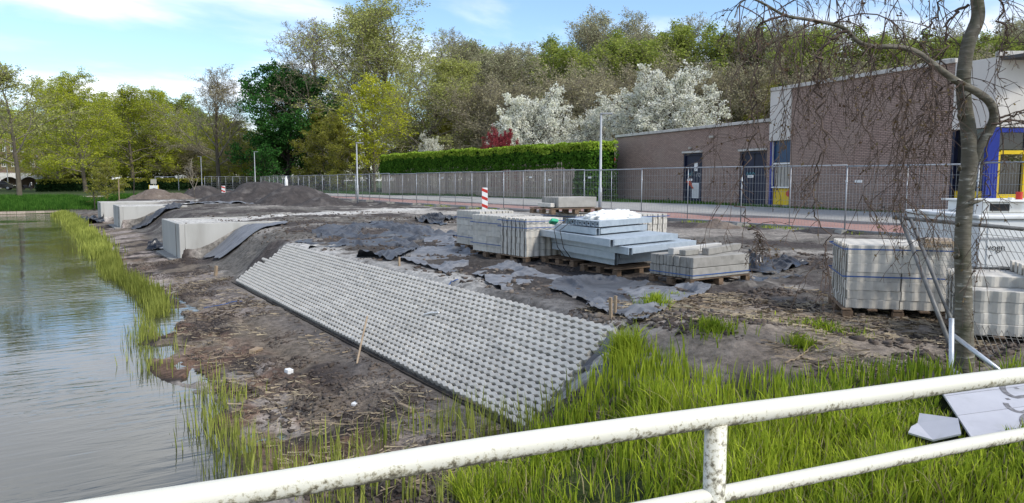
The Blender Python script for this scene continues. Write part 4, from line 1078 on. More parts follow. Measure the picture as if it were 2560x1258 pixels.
# ---------------------------------------------------------------- bridge railing in the foreground
def rail_pt(px, py, t): return Vector(PDY(px, py, FPX * .06 / t))
RP = [rail_pt(150, 1302, 83.4), rail_pt(700, 1211, 74), rail_pt(1244, 1120, 64.8), rail_pt(1800, 1044, 55.3), rail_pt(2140, 1000, 48.9), rail_pt(2520, 949, 42.4)]
RP = [RP[0] + (RP[0] - RP[1]) * 2.0] + RP + [RP[-1] + (RP[-1] - RP[-2]) * 1.6 + Vector((0, 0, -.02)), RP[-1] + (RP[-1] - RP[-2]) * 4]
def smooth_pts(P_, n=10):
    o = []
    for i in range(len(P_) - 1):
        p0, p1, p2, p3 = P_[max(i - 1, 0)], P_[i], P_[i + 1], P_[min(i + 2, len(P_) - 1)]
        for k in range(n):
            t = k / n
            o.append(.5 * ((2 * p1) + (p2 - p0) * t + (2 * p0 - 5 * p1 + 4 * p2 - p3) * t * t + (3 * p1 - p0 - 3 * p2 + p3) * t ** 3))
    return o + [P_[-1]]
o0 = Vector(PDY(1804, 1044, FPX * .06 / 55.3)); base_z = EYE - 1.68
br = empty('bridge_railing', (o0.x, o0.y, base_z), 0, 'white painted tube railing of the bridge with peeling dirty paint', 'railing')
oo = Vector((o0.x, o0.y, base_z))
def low_attr(o, axis_pts=None):
    me = o.data; a = me.attributes.new('low', 'FLOAT', 'POINT')
    n = np.zeros(len(me.vertices) * 3, np.float32); me.vertices.foreach_get('normal', n)
    a.data.foreach_set('value', (.5 - .5 * n.reshape(-1, 3)[:, 2]).astype(np.float32))
t_ = MB().tube([tuple(p - oo) for p in smooth_pts(RP)], .030, 24).build('top_rail', 'rail_paint', br, True); low_attr(t_)
LP_ = [p + Vector((0, 0, -.228)) for p in RP]
t_ = MB().tube([tuple(p - oo) for p in smooth_pts(LP_)], .0235, 20).build('lower_rail', 'rail_paint', br, True); low_attr(t_)
t_ = MB().tube([tuple(p - oo + Vector((0, 0, -.36))) for p in smooth_pts(LP_)], .0235, 20).build('lower_rail', 'rail_paint', br, True); low_attr(t_)
dirr = (RP[4] - RP[3]); dirr.z = 0; dirr.normalize()
for k in (-1, 0, 1):
    c = o0 + dirr * 2.0 * k
    j = min(smooth_pts(RP), key=lambda p: (p.x - c.x) ** 2 + (p.y - c.y) ** 2)
    t_ = MB().tube([(c.x - oo.x, c.y - oo.y, 0), (c.x - oo.x, c.y - oo.y, (j.z - .03 - base_z) * .5), (c.x - oo.x, c.y - oo.y, j.z - .02 - base_z)], .031, 20).build('post', 'rail_paint', br, True)
    a = t_.data.attributes.new('low', 'FLOAT', 'POINT'); a.data.foreach_set('value', np.full(len(t_.data.vertices), .62, np.float32))
dk = MB(); nrm2 = Vector((dirr.y, -dirr.x, 0))
c = Vector((o0.x, o0.y, base_z - .15))
R3 = Matrix.Rotation(math.atan2(dirr.y, dirr.x), 3, 'Z')
dk.box(tuple(c + nrm2 * 1.2 + dirr * (-2)), (16, 2.7, .3), R3)
tag(dk.build('bridge_deck', 'slab_concrete'), kind='structure')

# ---------------------------------------------------------------- brick school building
BA = Vector(G(1540, 498, .35)); BBp = Vector(G(2390, 537, .35))
bdir = (BBp - BA); bdir.z = 0; bdir.normalize()
brz = math.atan2(bdir.y, bdir.x)
bld = empty('brick_building', (BA.x, BA.y, .33), brz, 'flat roofed brown brick building with low and tall wings', 'building')
def wall_holes(m, s0, s1, h0, h1, holes, y0=0.0, th=.3, reveal=.14):
    """a wall in the local xz plane with rectangular openings, reveals included"""
    xs = sorted({s0, s1, *[h[0] for h in holes], *[h[1] for h in holes]}); zs = sorted({h0, h1, *[h[2] for h in holes], *[h[3] for h in holes]})
    for i in range(len(xs) - 1):
        for j in range(len(zs) - 1):
            cx, cz = (xs[i] + xs[i + 1]) / 2, (zs[j] + zs[j + 1]) / 2
            if any(h[0] < cx < h[1] and h[2] < cz < h[3] for h in holes): continue
            m.add([(xs[i], y0, zs[j]), (xs[i + 1], y0, zs[j]), (xs[i + 1], y0, zs[j + 1]), (xs[i], y0, zs[j + 1])], [(0, 1, 2, 3)])
    for a, b, c, d in holes:
        m.add([(a, y0, c), (b, y0, c), (b, y0, d), (a, y0, d), (a, y0 + reveal, c), (b, y0 + reveal, c), (b, y0 + reveal, d), (a, y0 + reveal, d)], [(0, 4, 5, 1), (1, 5, 6, 2), (2, 6, 7, 3), (3, 7, 4, 0)])
HL, HT = 3.86, 5.2
m = MB(); wall_holes(m, 0, 13.36, -.4, HL - .12, [(6.9, 8.5, .08, 2.58), (11.36, 13.18, .08, 2.52)])
m.add([(0, 0, -.4), (0, 12, -.4), (0, 12, HL - .12), (0, 0, HL - .12)], [(0, 1, 2, 3)])
m.build('low_wall', 'brick_wall', bld)
MB().box((6.68, 6, HL - .06), (13.5, 12.1, .1)).build('low_roof', 'roof_felt', bld)
MB().cbox((6.66, -.03, HL - .03), (13.5, .14, .14), .01).build('low_roof_edge', 'roof_edge', bld)
MB().cbox((-.03, 6, HL - .03), (.14, 11.9, .14), .01).build('low_roof_edge', 'roof_edge', bld)
m = MB(); wall_holes(m, 14.62, 22.1, -.4, HT - .14, [])
m.add([(13.36, .002, HL), (13.36, 12, HL), (13.36, 12, HT - .14), (13.36, .002, HT - .14)], [(0, 1, 2, 3)])
m.build('tall_wall', 'brick_wall', bld)
MB().cbox((17.75, -.03, HT - .06), (8.75, .16, .15), .01).build('tall_roof_edge', 'roof_edge', bld)
MB().box((19, 6, HT - .2), (11.2, 11.9, .1)).build('tall_roof', 'roof_felt', bld)
# white panel and slit window between the wings
MB().cbox((13.98, .02, (2.9 + HT - .14) / 2), (1.26, .16, HT - .14 - 2.9), .01).build('white_panel', 'panel_white', bld)
MB().box((13.48, .05, 1.42), (.14, .16, 2.9)).build('blue_post', 'royal_blue', bld)
MB().box((13.57, .0, 1.9), (.03, .06, 1.95)).build('window_frame', 'roof_edge', bld)
w1 = MB().box((14.1, .10, 2.42), (1.04, .04, .94)).build('blue_pane', 'pane_blue', bld)
MB().box((14.1, .07, 1.9), (1.04, .08, .07)).build('window_frame', 'sign_white', bld)
wn = MB().box((14.1, .14, 1.36), (1.04, .02, 1.0)).build('window_pane', 'dark_glass', bld)
for i in range(5): MB().cbox((13.68 + i * .205, .12, 1.36), (.15 if i % 2 else .17, .03, .98), .01).build('curtain', 'curtain', bld)
MB().cbox((14.1, .02, .86), (1.06, .16, .06), .01).build('sill', 'sign_white', bld)
yp = MB().box((14.1, .09, .46), (1.04, .05, .72)).build('yellow_panel', 'yellow', bld)
MB().tube([(14.52, .062, .6), (14.52, .055, .6)], .14, 12).build('rust_mark', 'red_paint', bld)
MB().box((14.1, .02, .02), (1.3, .3, .16)).build('plinth', 'slab_concrete', bld)
def door(s0, s1, h, leaves, extras):
    d = MB().box(((s0 + s1) / 2, .13, h / 2 + .06), (s1 - s0 - .02, .05, h - .06)).build('door', 'navy', bld)
    f = MB()
    f.box((s0 + .06, .08, h / 2 + .06), (.09, .12, h - .06)); f.box((s1 - .06, .08, h / 2 + .06), (.09, .12, h - .06)); f.box(((s0 + s1) / 2, .08, h + .0), (s1 - s0 - .22, .12, .1))
    f.build('door_frame', 'navy', d)
    if leaves == 2:
        MB().box(((s0 + s1) / 2, .10, h / 2 + .06), (.03, .02, h - .15)).build('door_gap', 'ink', d)
    MB().cbox(((s0 + s1) / 2, -.02, h + .12), (s1 - s0 + .06, .18, .1), .01).build('lintel', 'roof_edge', bld)
    MB().box(((s0 + s1) / 2, -.06, .02), (s1 - s0 + .2, .3, .12)).build('doorstep', 'kerb', bld)
    return d
d1 = door(6.9, 8.5, 2.5, 1, 0)
MB().cbox((7.86, .095, 1.85), (.28, .02, .42), .01).build('notice', 'sign_white', d1)
m = MB(); m.cbox((7.86, .095, .64), (.56, .03, .78), .01); m.build('vent_grille', 'sign_white', d1)
m = MB()
for i in range(12): m.box((7.86, .075, .33 + i * .055), (.46, .012, .018))
m.build('grille_slots', 'tin_grey', d1)
def scrawl(pts, r, mm, parent, y=.098):
    m = MB(); m.tube([(a, y, b) for a, b in pts], r, 6); m.build('graffiti', mm, parent)
scrawl([(7.25, 1.36), (7.3, 1.55), (7.38, 1.38), (7.45, 1.55), (7.55, 1.42), (7.62, 1.58), (7.5, 1.6)], .018, 'teal_paint', d1)
scrawl([(7.9, 1.34), (7.95, 1.5), (8.05, 1.52), (8.1, 1.38), (8.2, 1.34), (8.22, 1.5), (8.1, 1.54)], .016, 'tin_grey', d1)
scrawl([(7.15, 1.12), (7.3, .95), (7.25, 1.15), (7.45, .9), (7.4, 1.1), (7.6, .82), (7.7, .74)], .055, 'orange_red', d1)
d2 = door(11.36, 13.18, 2.44, 2, 0)
scrawl([(11.75, 1.4), (11.8, 1.55), (11.9, 1.42), (12.0, 1.55), (12.1, 1.4), (12.2, 1.55), (12.3, 1.45)], .02, 'teal_paint', d2)
for s, h in ((7.55, 2.82), (9.3, 3.3)): MB().cbox((s, -.08, h), (.3 if s > 9 else .16, .14, .12), .03).build('wall_lamp', 'curtain', bld)
m = MB()
for s in (1.0, 5.6, 9.6, 15.6, 19.5): m.box((s, -.004, .18), (.1, .02, .06))
for i, s in enumerate((1.0, 5.6, 9.6, 15.6, 19.5)): MB().box((s, -.004, .18), (.1, .02, .06)).build('air_brick', 'ink', bld)
# fascia and entrance at the right
MB().cbox((22.82, .03, (2.85 + HT - .16) / 2), (1.44, .16, HT - .16 - 2.85), .01).build('white_fascia', 'panel_white', bld)
MB().box((22.8, .2, 1.8), (1.3, .05, 2.1)).build('entrance_glass', 'dark_glass', bld)
MB().box((22.8, .16, .42), (1.3, .06, .8)).build('yellow_panel', 'yellow', bld)
MB().box((22.14, .1, 1.45), (.1, .2, 2.8)).build('dark_post', 'navy', bld)
MB().box((22.8, .14, .86), (1.3, .1, .08)).build('sill', 'ink', bld)
cf = Matrix.Translation((23.54, .0, 0)) @ Matrix.Rotation(math.atan2(.925, .38), 4, 'Z')
def chb(c, d, nm, mm, b=.0, par=None):
    mb_ = MB(); (mb_.cbox(c, d, b) if b else mb_.box(c, d)); mb_.v = [tuple(cf @ Vector(v)) for v in mb_.v]
    return mb_.build(nm, mm, par or bld)
chb((3, .08, (2.85 + HT - .16) / 2), (6, .16, HT - .16 - 2.85), 'white_fascia', 'panel_white', .01)
chb((3, .03, HT - .06), (6.1, .2, .15), 'fascia_edge', 'roof_edge', .01)
for x in (1.1, 2.2, 3.3): chb((x, -.006, (2.85 + HT - .16) / 2), (.02, .012, HT - .2 - 2.85), 'panel_joint', 'tin_grey')
chb((-.02, .06, 1.42), (.36, .2, 2.84), 'blue_post', 'royal_blue', .01)
chb((3, .10, 2.76), (6, .14, .14), 'blue_beam', 'royal_blue')
chb((.62, .16, 2.42), (.86, .04, .52), 'transom_pane', 'dark_glass'); chb((1.55, .16, 2.42), (.6, .04, .52), 'transom_pane', 'dark_glass')
chb((1.12, .12, 2.42), (.1, .12, .56), 'mullion', 'lamp_metal')
yd = chb((.66, .2, .86), (.78, .03, 1.7), 'entrance_door', 'dark_glass')
for c, d in (((.24, .14, 1.04), (.12, .1, 2.08)), ((1.12, .14, 1.04), (.12, .1, 2.08)), ((.68, .14, 2.06), (.76, .1, .12)), ((.68, .15, .36), (.76, .08, .72))): chb(c, d, 'door_frame', 'yellow', .005, yd)
chb((1.62, .16, 1.1), (.82, .06, 2.1), 'dark_panel', 'ink'); chb((1.62, .10, .4), (.82, .08, .74), 'yellow_panel', 'yellow', .005)
chb((1.42, .115, 1.62), (.2, .03, .42), 'notice', 'sign_white', .005); chb((1.46, .10, 1.22), (.14, .05, .2), 'intercom', 'lamp_metal', .01)
chb((4, .2, 1.4), (3.9, .1, 2.7), 'dark_glazing', 'dark_glass')
lump('roof_cowl', 'round dark ventilation cowl on the roof of the tall brick wing', tuple(bld.matrix_basis @ Vector((20.9, 1.2, HT - .16))), (.45, .4, .42), 'slab_concrete', 9, 'vent', amp=.05, res=(24, 12))

# gate beside the building and a glimpse of play equipment
gt = empty('steel_gate', tuple(Vector(PD(1508, 44.6)[:2]).to_3d() + Vector((0, 0, .3))), brz - math.pi * .0, 'dark navy steel gate between hedge and brick building', 'gate')
gl = 2.3
MB().tube([(0, 0, -.1), (0, 0, 2.5)], .05, 8).build('gate_post', 'navy', gt); MB().tube([(-gl, 0, -.1), (-gl, 0, 2.5)], .05, 8).build('gate_post', 'navy', gt)
for z in (.2, 2.4): MB().box((-gl / 2, 0, z), (gl - .1, .06, .07)).build('gate_rail', 'navy', gt)
for i in range(17): MB().box((-.12 - i * .129, .0, 1.3), (.10, .02, 2.14)).build('gate_slat', 'navy', gt)
pe = empty('play_equipment', PD(1512, 50, .2), 0, 'orange red play equipment peeping out behind the gate', 'play equipment')
MB().box((0, 0, 1.6), (.12, .12, 3.2)).build('post', 'orange_red', pe); MB().prism([(-.5, 2.6), (.5, 2.6), (0, 3.5)], 1, -.5, .5).build('roof', 'red_paint', pe); MB().cbox((.15, 0, 2.3), (.5, .5, .7), .05).build('panel', 'orange_red', pe)

# ---------------------------------------------------------------- slat fence and hedge
F0 = Vector(PD(957, 71.5)); F1 = Vector(PD(1441, 44.3)); fd = (F1 - F0); fl = fd.length; fdn = fd / fl; frz = math.atan2(fd.y, fd.x)
sf = empty('slat_fence', (F0.x, F0.y, 0), frz, 'weathered grey vertical slat fence below the long hedge', 'fence')
slat_me = [MB().box((0, 0, h / 2), (.135, .022, h)).mesh('slat', 'grey_wood') for h in (2.12, 2.2, 2.27)]
g = random.Random(5); ns = int(fl / .215)
for i in range(ns):
    x = .08 + i * .215; wx, wy = F0.x + fdn.x * x, F0.y + fdn.y * x
    ob('slat', g.choice(slat_me), sf, (x, -.03, tzs(wx, wy) + .06 + g.uniform(-.02, .02)), (0, g.uniform(-.02, .02), 0))
for i in range(0, ns, 16):
    x = .08 + i * .215; wx, wy = F0.x + fdn.x * x, F0.y + fdn.y * x
    MB().box((x, .06, tzs(wx, wy) + 1.1), (.11, .09, 2.3)).build('post', 'grey_wood', sf)
for z in (.5, 1.7): MB().box((fl / 2, .0, z + .2), (fl, .035, .08)).build('rail', 'grey_wood', sf)

def leaf_quads(P, N_, size, rng, tilt=.7, aspect=1.0):
    """quads (rhombs) at points P, facing roughly N_"""
    n = len(P)
    r1 = rng.normal(size=(n, 3)); 
    nn = (N_ if N_ is not None else 0) * (1 - tilt) + r1 * tilt if N_ is not None else r1
    nn = nn / np.maximum(np.linalg.norm(nn, axis=1, keepdims=True), 1e-6)
    t = np.cross(nn, rng.normal(size=(n, 3))); t /= np.maximum(np.linalg.norm(t, axis=1, keepdims=True), 1e-6)
    b = np.cross(nn, t); s = (size * rng.uniform(.6, 1.3, n))[:, None]
    V = np.stack([P - t * s * .5, P + b * s * .32 * aspect + t * s * .05, P + t * s * .5, P - b * s * .32 * aspect + t * s * .05], 1).reshape(-1, 3)
    Q = np.arange(n * 4).reshape(n, 4)
    return V, Q
def hedge(name, label, root, length, blocks, m, mtop, seed, dens=330, leaf=.13, cat='hedge', core='hedge_dark'):
    """blocks: (x0,x1,y0,y1,z0,z1) boxes in the local frame"""
    rng = np.random.default_rng(seed)
    r = root; side = []; top = []
    cm = MB()
    for (x0, x1, y0, y1, z0, z1) in blocks:
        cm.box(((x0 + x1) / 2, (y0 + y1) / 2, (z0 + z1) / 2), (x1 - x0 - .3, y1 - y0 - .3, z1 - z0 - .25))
        for face, area in (('f', (x1 - x0) * (z1 - z0)), ('t', (x1 - x0) * (y1 - y0)), ('l', (y1 - y0) * (z1 - z0)), ('r', (y1 - y0) * (z1 - z0)), ('u', (x1 - x0) * .4)):
            n = int(area * dens); a = rng.random(n); b = rng.random(n); dth = np.abs(rng.normal(0, .07, n))
            if face == 'f': P = np.stack([x0 + (x1 - x0) * a, y0 + dth, z0 + (z1 - z0) * b], 1); N_ = np.tile((0, -1, .3), (n, 1))
            elif face == 't': P = np.stack([x0 + (x1 - x0) * a, y0 + (y1 - y0) * b, z1 - dth], 1); N_ = np.tile((0, 0, 1), (n, 1))
            elif face == 'l': P = np.stack([x0 + dth, y0 + (y1 - y0) * a, z0 + (z1 - z0) * b], 1); N_ = np.tile((-1, 0, .3), (n, 1))
            elif face == 'r': P = np.stack([x1 - dth, y0 + (y1 - y0) * a, z0 + (z1 - z0) * b], 1); N_ = np.tile((1, 0, .3), (n, 1))
            else: P = np.stack([x0 + (x1 - x0) * a, y0 + .25 * b, z0 - .12 * a * b], 1); N_ = np.tile((0, -1, -.5), (n, 1))
            bulge = .16 * (fbm(P[:, 0] * 1.1, P[:, 1] * 1.5 + P[:, 2] * 1.7, seed, 3) - .5) * 2
            P = P + N_ * bulge[:, None]
            # the young growth at the top is lighter
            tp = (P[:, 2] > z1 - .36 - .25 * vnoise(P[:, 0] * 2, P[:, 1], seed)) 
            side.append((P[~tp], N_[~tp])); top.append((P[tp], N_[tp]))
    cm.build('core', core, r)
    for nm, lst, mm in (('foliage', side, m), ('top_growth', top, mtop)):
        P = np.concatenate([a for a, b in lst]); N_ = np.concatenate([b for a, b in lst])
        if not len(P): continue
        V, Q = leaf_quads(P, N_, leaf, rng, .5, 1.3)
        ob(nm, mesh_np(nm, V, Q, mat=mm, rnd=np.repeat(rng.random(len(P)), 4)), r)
    return r
hz0 = .12
hr = empty('tall_hedge', (F0.x, F0.y, 0), frz, 'long tall clipped green hedge rising behind the slat fence', 'hedge')
nb = 7; bl = []
for i in range(nb):
    x0, x1 = fl * i / nb, fl * (i + 1) / nb; zg = .08 + .22 * (i / nb)
    bl.append((x0 - .15, x1 + .15, .12 - .3 * (1), 1.9, 2.05 + zg, 3.62 + zg * .2 + .25 * (1 - i / nb) + (.06 if i % 2 else 0)))
bl.append((fl - .1, fl + 1.5, -.15, 1.9, .2, 3.72))
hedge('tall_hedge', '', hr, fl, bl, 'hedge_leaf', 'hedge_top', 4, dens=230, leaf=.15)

# ---------------------------------------------------------------- trees
def grow(seed, H, r0, specs, lean=(0, 0)):
    R = random.Random(seed); lines = []
    up = Vector((0, 0, 1))
    def br(p, d, length, rad, lev):
        S = specs[lev]; n = S['seg']; pts = [p]; ds = []
        st = length / n; w = S['w']; tr = S['tr']
        for k in range(n):
            d = Vector((d.x + R.gauss(0, w), d.y + R.gauss(0, w), d.z + R.gauss(0, w) + tr)); d.normalize()
            p = p + d * st; pts.append(p); ds.append(d)
        tip = S.get('tip', .35)
        rads = [max(rad * (1 - (1 - tip) * k / n), S.get('rmin', .01)) for k in range(n + 1)]
        lines.append((lev, pts, rads))
        if lev + 1 >= len(specs): return
        nc = max(1, int(round(S['n'] * R.uniform(.8, 1.2)))); az = R.uniform(0, 6.28)
        for c in range(nc):
            t = S['start'] + (1 - S['start']) * (c + R.uniform(.1, .9)) / nc
            f = min(t * n, n - 1e-4); i = int(f); q = pts[i].lerp(pts[i + 1], f - i); pd = ds[i]
            ang = math.radians(S['a0'] + (S['a1'] - S['a0']) * t + R.gauss(0, 7)); az += 2.4 + R.uniform(-.5, .5)
            a = pd.orthogonal().normalized(); b = pd.cross(a)
            nd = pd * math.cos(ang) + (a * math.cos(az) + b * math.sin(az)) * math.sin(ang)
            L_ = S['len'](t) * length * R.uniform(.75, 1.2)
            br(q, nd, L_, max(rads[i] * S.get('rr', .55), .008), lev + 1)
    br(Vector((0, 0, -.1)), Vector((lean[0], lean[1], 1)).normalized(), H, r0, 0)
    return lines
def tubes_np(lines, k):
    """all polylines as k-sided tubes, vectorised per length"""
    by = {}
    for lev, pts, rad in lines: by.setdefault(len(pts), []).append((pts, rad))
    V = []; Q = []; off = 0
    for n, lst in by.items():
        P = np.array([[tuple(p) for p in a] for a, b in lst]); Rd = np.array([b for a, b in lst])
        T = np.empty_like(P); T[:, 1:-1] = P[:, 2:] - P[:, :-2]; T[:, 0] = P[:, 1] - P[:, 0]; T[:, -1] = P[:, -1] - P[:, -2]
        T /= np.maximum(np.linalg.norm(T, axis=2, keepdims=True), 1e-9)
        ref = np.where(np.abs(T[:, :1, 2:3]) > .8, np.array([1., 0, 0]), np.array([0., 0, 1.]))
        A = np.cross(T, np.broadcast_to(ref, T.shape)); A /= np.maximum(np.linalg.norm(A, axis=2, keepdims=True), 1e-9); B_ = np.cross(T, A)
        an = np.arange(k) * 2 * np.pi / k
        ring = P[:, :, None, :] + Rd[:, :, None, None] * (A[:, :, None, :] * np.cos(an)[None, None, :, None] + B_[:, :, None, :] * np.sin(an)[None, None, :, None])
        M_ = len(lst); V.append(ring.reshape(-1, 3))
        i = np.arange(M_ * n * k).reshape(M_, n, k); j = np.roll(i, -1, 2)
        Q.append((np.stack([i[:, :-1], j[:, :-1], j[:, 1:], i[:, 1:]], -1).reshape(-1, 4)) + off); off += M_ * n * k
    return np.concatenate(V), np.concatenate(Q)
def leaf_points(lines, levs, n, rng, spread):
    A = []; B_ = []
    for lev, pts, rad in lines:
        if lev in levs:
            for a, b in zip(pts[:-1], pts[1:]): A.append(tuple(a)); B_.append(tuple(b))
    A = np.array(A); B_ = np.array(B_); k = rng.integers(0, len(A), n); t = rng.random(n)[:, None]
    return A[k] * (1 - t) + B_[k] * t + rng.normal(0, spread, (n, 3))
PROTO = {}
def proto(key, seed, H, r0, specs, leafm, nleaf, lsize, bark='bark', twig='twig_grey', spread=.15, levs=None, tilt=1.0, lean=(0, 0), keep=None):
    rng = np.random.default_rng(seed)
    lines = grow(seed, H, r0, specs, lean)
    nl = len(specs); levs = levs or (nl - 1, nl - 2)
    big = [l for l in lines if l[0] <= 1]; small = [l for l in lines if l[0] > 1]
    V, Q = tubes_np([l for l in big if l[0] == 0], 10); tr = mesh_np(key + '_trunk', V, Q, mat=bark, smooth=True)
    V, Q = tubes_np([l for l in big if l[0] == 1] , 6); V2, Q2 = tubes_np(small, 3)
    tw = mesh_np(key + '_branches', np.concatenate([V, V2]), np.concatenate([Q, Q2 + len(V)]), mat=twig, smooth=True)
    P = leaf_points(lines, levs, nleaf, rng, spread)
    if keep is not None: P = P[keep(P, rng)]
    V, Q = leaf_quads(P, None, lsize, rng, 1.0, 1.2)
    cr_ = mesh_np(key + '_crown', V, Q, mat=leafm, rnd=np.repeat(rng.random(len(P)), 4))
    H_ = float(np.percentile(P[:, 2], 99.7))
    PROTO[key] = (tr, tw, cr_, H_)
dome = lambda lo, hi: (lambda t: lo + (hi - lo) * math.sin(math.pi * min(1, max(0, t * .95 + .05))))
cone = lambda b, t_: (lambda t: b + (t_ - b) * t)
def sp(n0, st, a0, a1, f0, n1=7, n2=6, n3=4, w=.028, tr0=.0, tr1=.04, a=45, l1=.5, l2=.5, l3=.45, rmin=.014, w2=.13, n4=0):
    s = [dict(n=n0, start=st, a0=a0, a1=a1, len=f0, w=w, tr=tr0, seg=12, tip=.16, rr=.5),
         dict(n=n1, start=.18, a0=a + 8, a1=a - 12, len=cone(l1 * 1.25, l1 * .6), w=.11, tr=tr1, seg=8, tip=.25, rr=.55, rmin=.02),
         dict(n=n2, start=.12, a0=a + 5, a1=a - 10, len=cone(l2 * 1.2, l2 * .7), w=w2, tr=tr1 * .6, seg=5, tip=.35, rr=.6, rmin=rmin),
         dict(n=n3, start=.1, a0=a, a1=a - 10, len=cone(l3 * 1.2, l3 * .7), w=w2, tr=tr1 * .4, seg=4, tip=.5, rr=.7, rmin=rmin),
         dict(n=n4, start=.1, a0=45, a1=35, len=cone(.5, .4), w=.15, tr=.0, seg=3, tip=.6, rmin=rmin * .85)]
    return s
proto('bare', 11, 22, .42, sp(16, .22, 62, 18, dome(.20, .40), 8, 6, 5, tr1=.05, rmin=.016), 'leaf_bud', 7000, .17, spread=.12)
proto('pale', 12, 24, .46, sp(19, .20, 65, 15, dome(.22, .44), 8, 6, 5, tr1=.045, rmin=.016), 'leaf_pale', 30000, .21, spread=.25)
proto('lime', 13, 14, .24, sp(19, .20, 80, 20, dome(.26, .46), 7, 6, 4, tr1=.02, rmin=.012), 'leaf_lime', 34000, .155, spread=.17)
proto('lime2', 14, 14, .22, sp(18, .20, 78, 18, dome(.24, .42), 7, 6, 4, tr1=.02, rmin=.012), 'leaf_lime', 26000, .15, spread=.17)
proto('sparse', 15, 11, .17, sp(17, .30, 60, 16, dome(.20, .38), 7, 6, 4, tr1=.05, rmin=.010), 'leaf_pale', 7500, .13, spread=.10)
proto('round', 16, 15, .30, sp(18, .26, 55, 12, dome(.30, .48), 8, 6, 5, tr1=.06, rmin=.012), 'leaf_bud', 9000, .14, spread=.1)
proto('chestnut', 17, 15.5, .40, sp(30, .10, 88, 15, dome(.30, .46), 9, 6, 3, tr1=-.01, rmin=.015), 'leaf_deep', 52000, .30, bark='bark_dark', twig='bark_dark', spread=.22)
proto('young', 18, 12, .13, sp(22, .14, 42, 16, dome(.22, .34), 6, 5, 4, tr1=.07, rmin=.009), 'leaf_yellow', 10000, .17, spread=.12)
proto('wood_grey', 19, 16, .26, sp(17, .12, 48, 14, dome(.24, .40), 8, 6, 5, tr1=.07, rmin=.014), 'leaf_grey', 16000, .15, spread=.16)
proto('wood_mid', 20, 15, .24, sp(16, .14, 52, 16, dome(.24, .40), 7, 6, 4, tr1=.05, rmin=.013), 'leaf_mid', 24000, .19, spread=.2)
proto('olive', 21, 9, .16, sp(20, .04, 72, 22, dome(.30, .52), 7, 6, 4, tr1=.02, rmin=.011), 'leaf_olive', 26000, .155, bark='bark_dark', spread=.16)
proto('shrub_grey', 22, 9, .12, sp(20, .03, 60, 20, dome(.34, .55), 8, 6, 5, tr1=.04, rmin=.011), 'leaf_bud', 14000, .12, spread=.15)
def shell(P, rng): return rng.random(len(P)) < np.clip(.35 + .5 * (np.hypot(P[:, 0], P[:, 1]) / 2.6), 0, 1)
proto('bloom', 23, 6.4, .16, sp(20, .10, 78, 26, dome(.40, .62), 8, 6, 5, tr1=.0, rmin=.010, w2=.16), 'blossom', 46000, .125, bark='bark_dark', twig='bark_dark', spread=.07, keep=shell)
proto('sapling', 25, 2.6, .022, sp(9, .35, 45, 22, dome(.26, .4), 4, 2, 1, tr1=.06, rmin=.004), 'leaf_bud', 200, .05, spread=.02)
proto('staked', 26, 4.2, .05, sp(16, .22, 80, 30, dome(.34, .5), 6, 5, 3, tr1=-.02, rmin=.006), 'leaf_olive', 9000, .12, spread=.09)
tr_, tw_, cr2, Hh_ = PROTO['bloom']; c2 = cr2.copy(); c2.materials.clear(); c2.materials.append(MATS['blossom_red']); PROTO['bloom_red'] = (tr_, tw_, c2, Hh_)
TR = random.Random(77)
def tree(key, px, d, ytop, label, group=None, wide=1.0, name='tree', cat='tree', rz=None, z=None):
    tr, tw, cr_, H0 = PROTO[key]
    p = PD(px, d); z0 = tzs(p[0], p[1]) if z is None else z
    h = PDY(px, ytop, d)[2] - z0; s = h / H0
    r = empty(name, (p[0], p[1], z0), TR.uniform(0, 6.28) if rz is None else rz, label, cat, group)
    for nm, me in (('trunk', tr), ('branches', tw), ('crown', cr_)):
        o = ob(nm, me, r); o.scale = (s * wide, s * wide, s)
    return r
# the row on the left bank
tree('sparse', 52, 64, 158, 'thin leaved tree nearest the left edge on the grass bank', wide=1.55)
tree('lime2', 150, 104, 215, 'slim bright green tree between the two left bank trees', wide=1.31)
tree('lime', 218, 95, 185, 'spreading lime green tree with bent trunk above the hedge', wide=1.41)
tree('lime2', 335, 122, 222, 'lime green tree behind the staked young tree', wide=1.72)
tree('lime', 420, 130, 228, 'yellow green tree left of the round bare tree', wide=1.59)
tree('lime2', -30, 110, 230, 'bright green tree cut by the left picture edge', wide=1.66)
tree('wood_mid', 280, 150, 235, 'grey green tree far behind the lime green ones', wide=1.79)
tree('wood_mid', 480, 155, 240, 'grey green tree far behind the round bare tree', wide=1.93)
tree('round', 551, 104, 168, 'round headed nearly bare tree left of the dark green tree', wide=1.38)
tree('lime2', 610, 112, 300, 'small yellow leaved tree between round tree and dark tree', wide=1.79)
tree('chestnut', 722, 97, 164, 'dense dark green broad tree, darkest of all', wide=1.16)
tree('bare', 800, 100, 42, 'tall leafless tree right of the dark green tree', wide=1.38)
tree('olive', 812, 94, 262, 'olive leaved broad tree before the tall leafless one', wide=1.0)
tree('pale', 925, 112, 40, 'tall pale tree left of the tallest crown', wide=.95)
tree('pale', 1010, 104, -2, 'tallest pale green tree in the middle of the picture', wide=1.65)
tree('pale', 1080, 87, 135, 'wide pale green tree right of the tallest', wide=1.9)
tree('young', 938, 78, 185, 'slender yellow green young tree behind the thin lamp post', wide=1.45)
tree('bare', 1140, 118, 68, 'bare narrow tree at the right flank of the tallest', wide=1.03)
tree('olive', 860, 90, 285, 'olive shrub tree left of the young yellow green tree', wide=1.17)
tree('olive', 1000, 98, 265, 'olive tree right of the young yellow green tree', wide=1.24)
tree('olive', 1120, 97, 275, 'olive tree above the small white blossom bush', wide=1.24)
tree('shrub_grey', 690, 110, 330, 'dusky undergrowth tree under the dark green tree', wide=1.79)
tree('olive', 590, 118, 340, 'low olive bush tree below the round bare tree', wide=1.52)
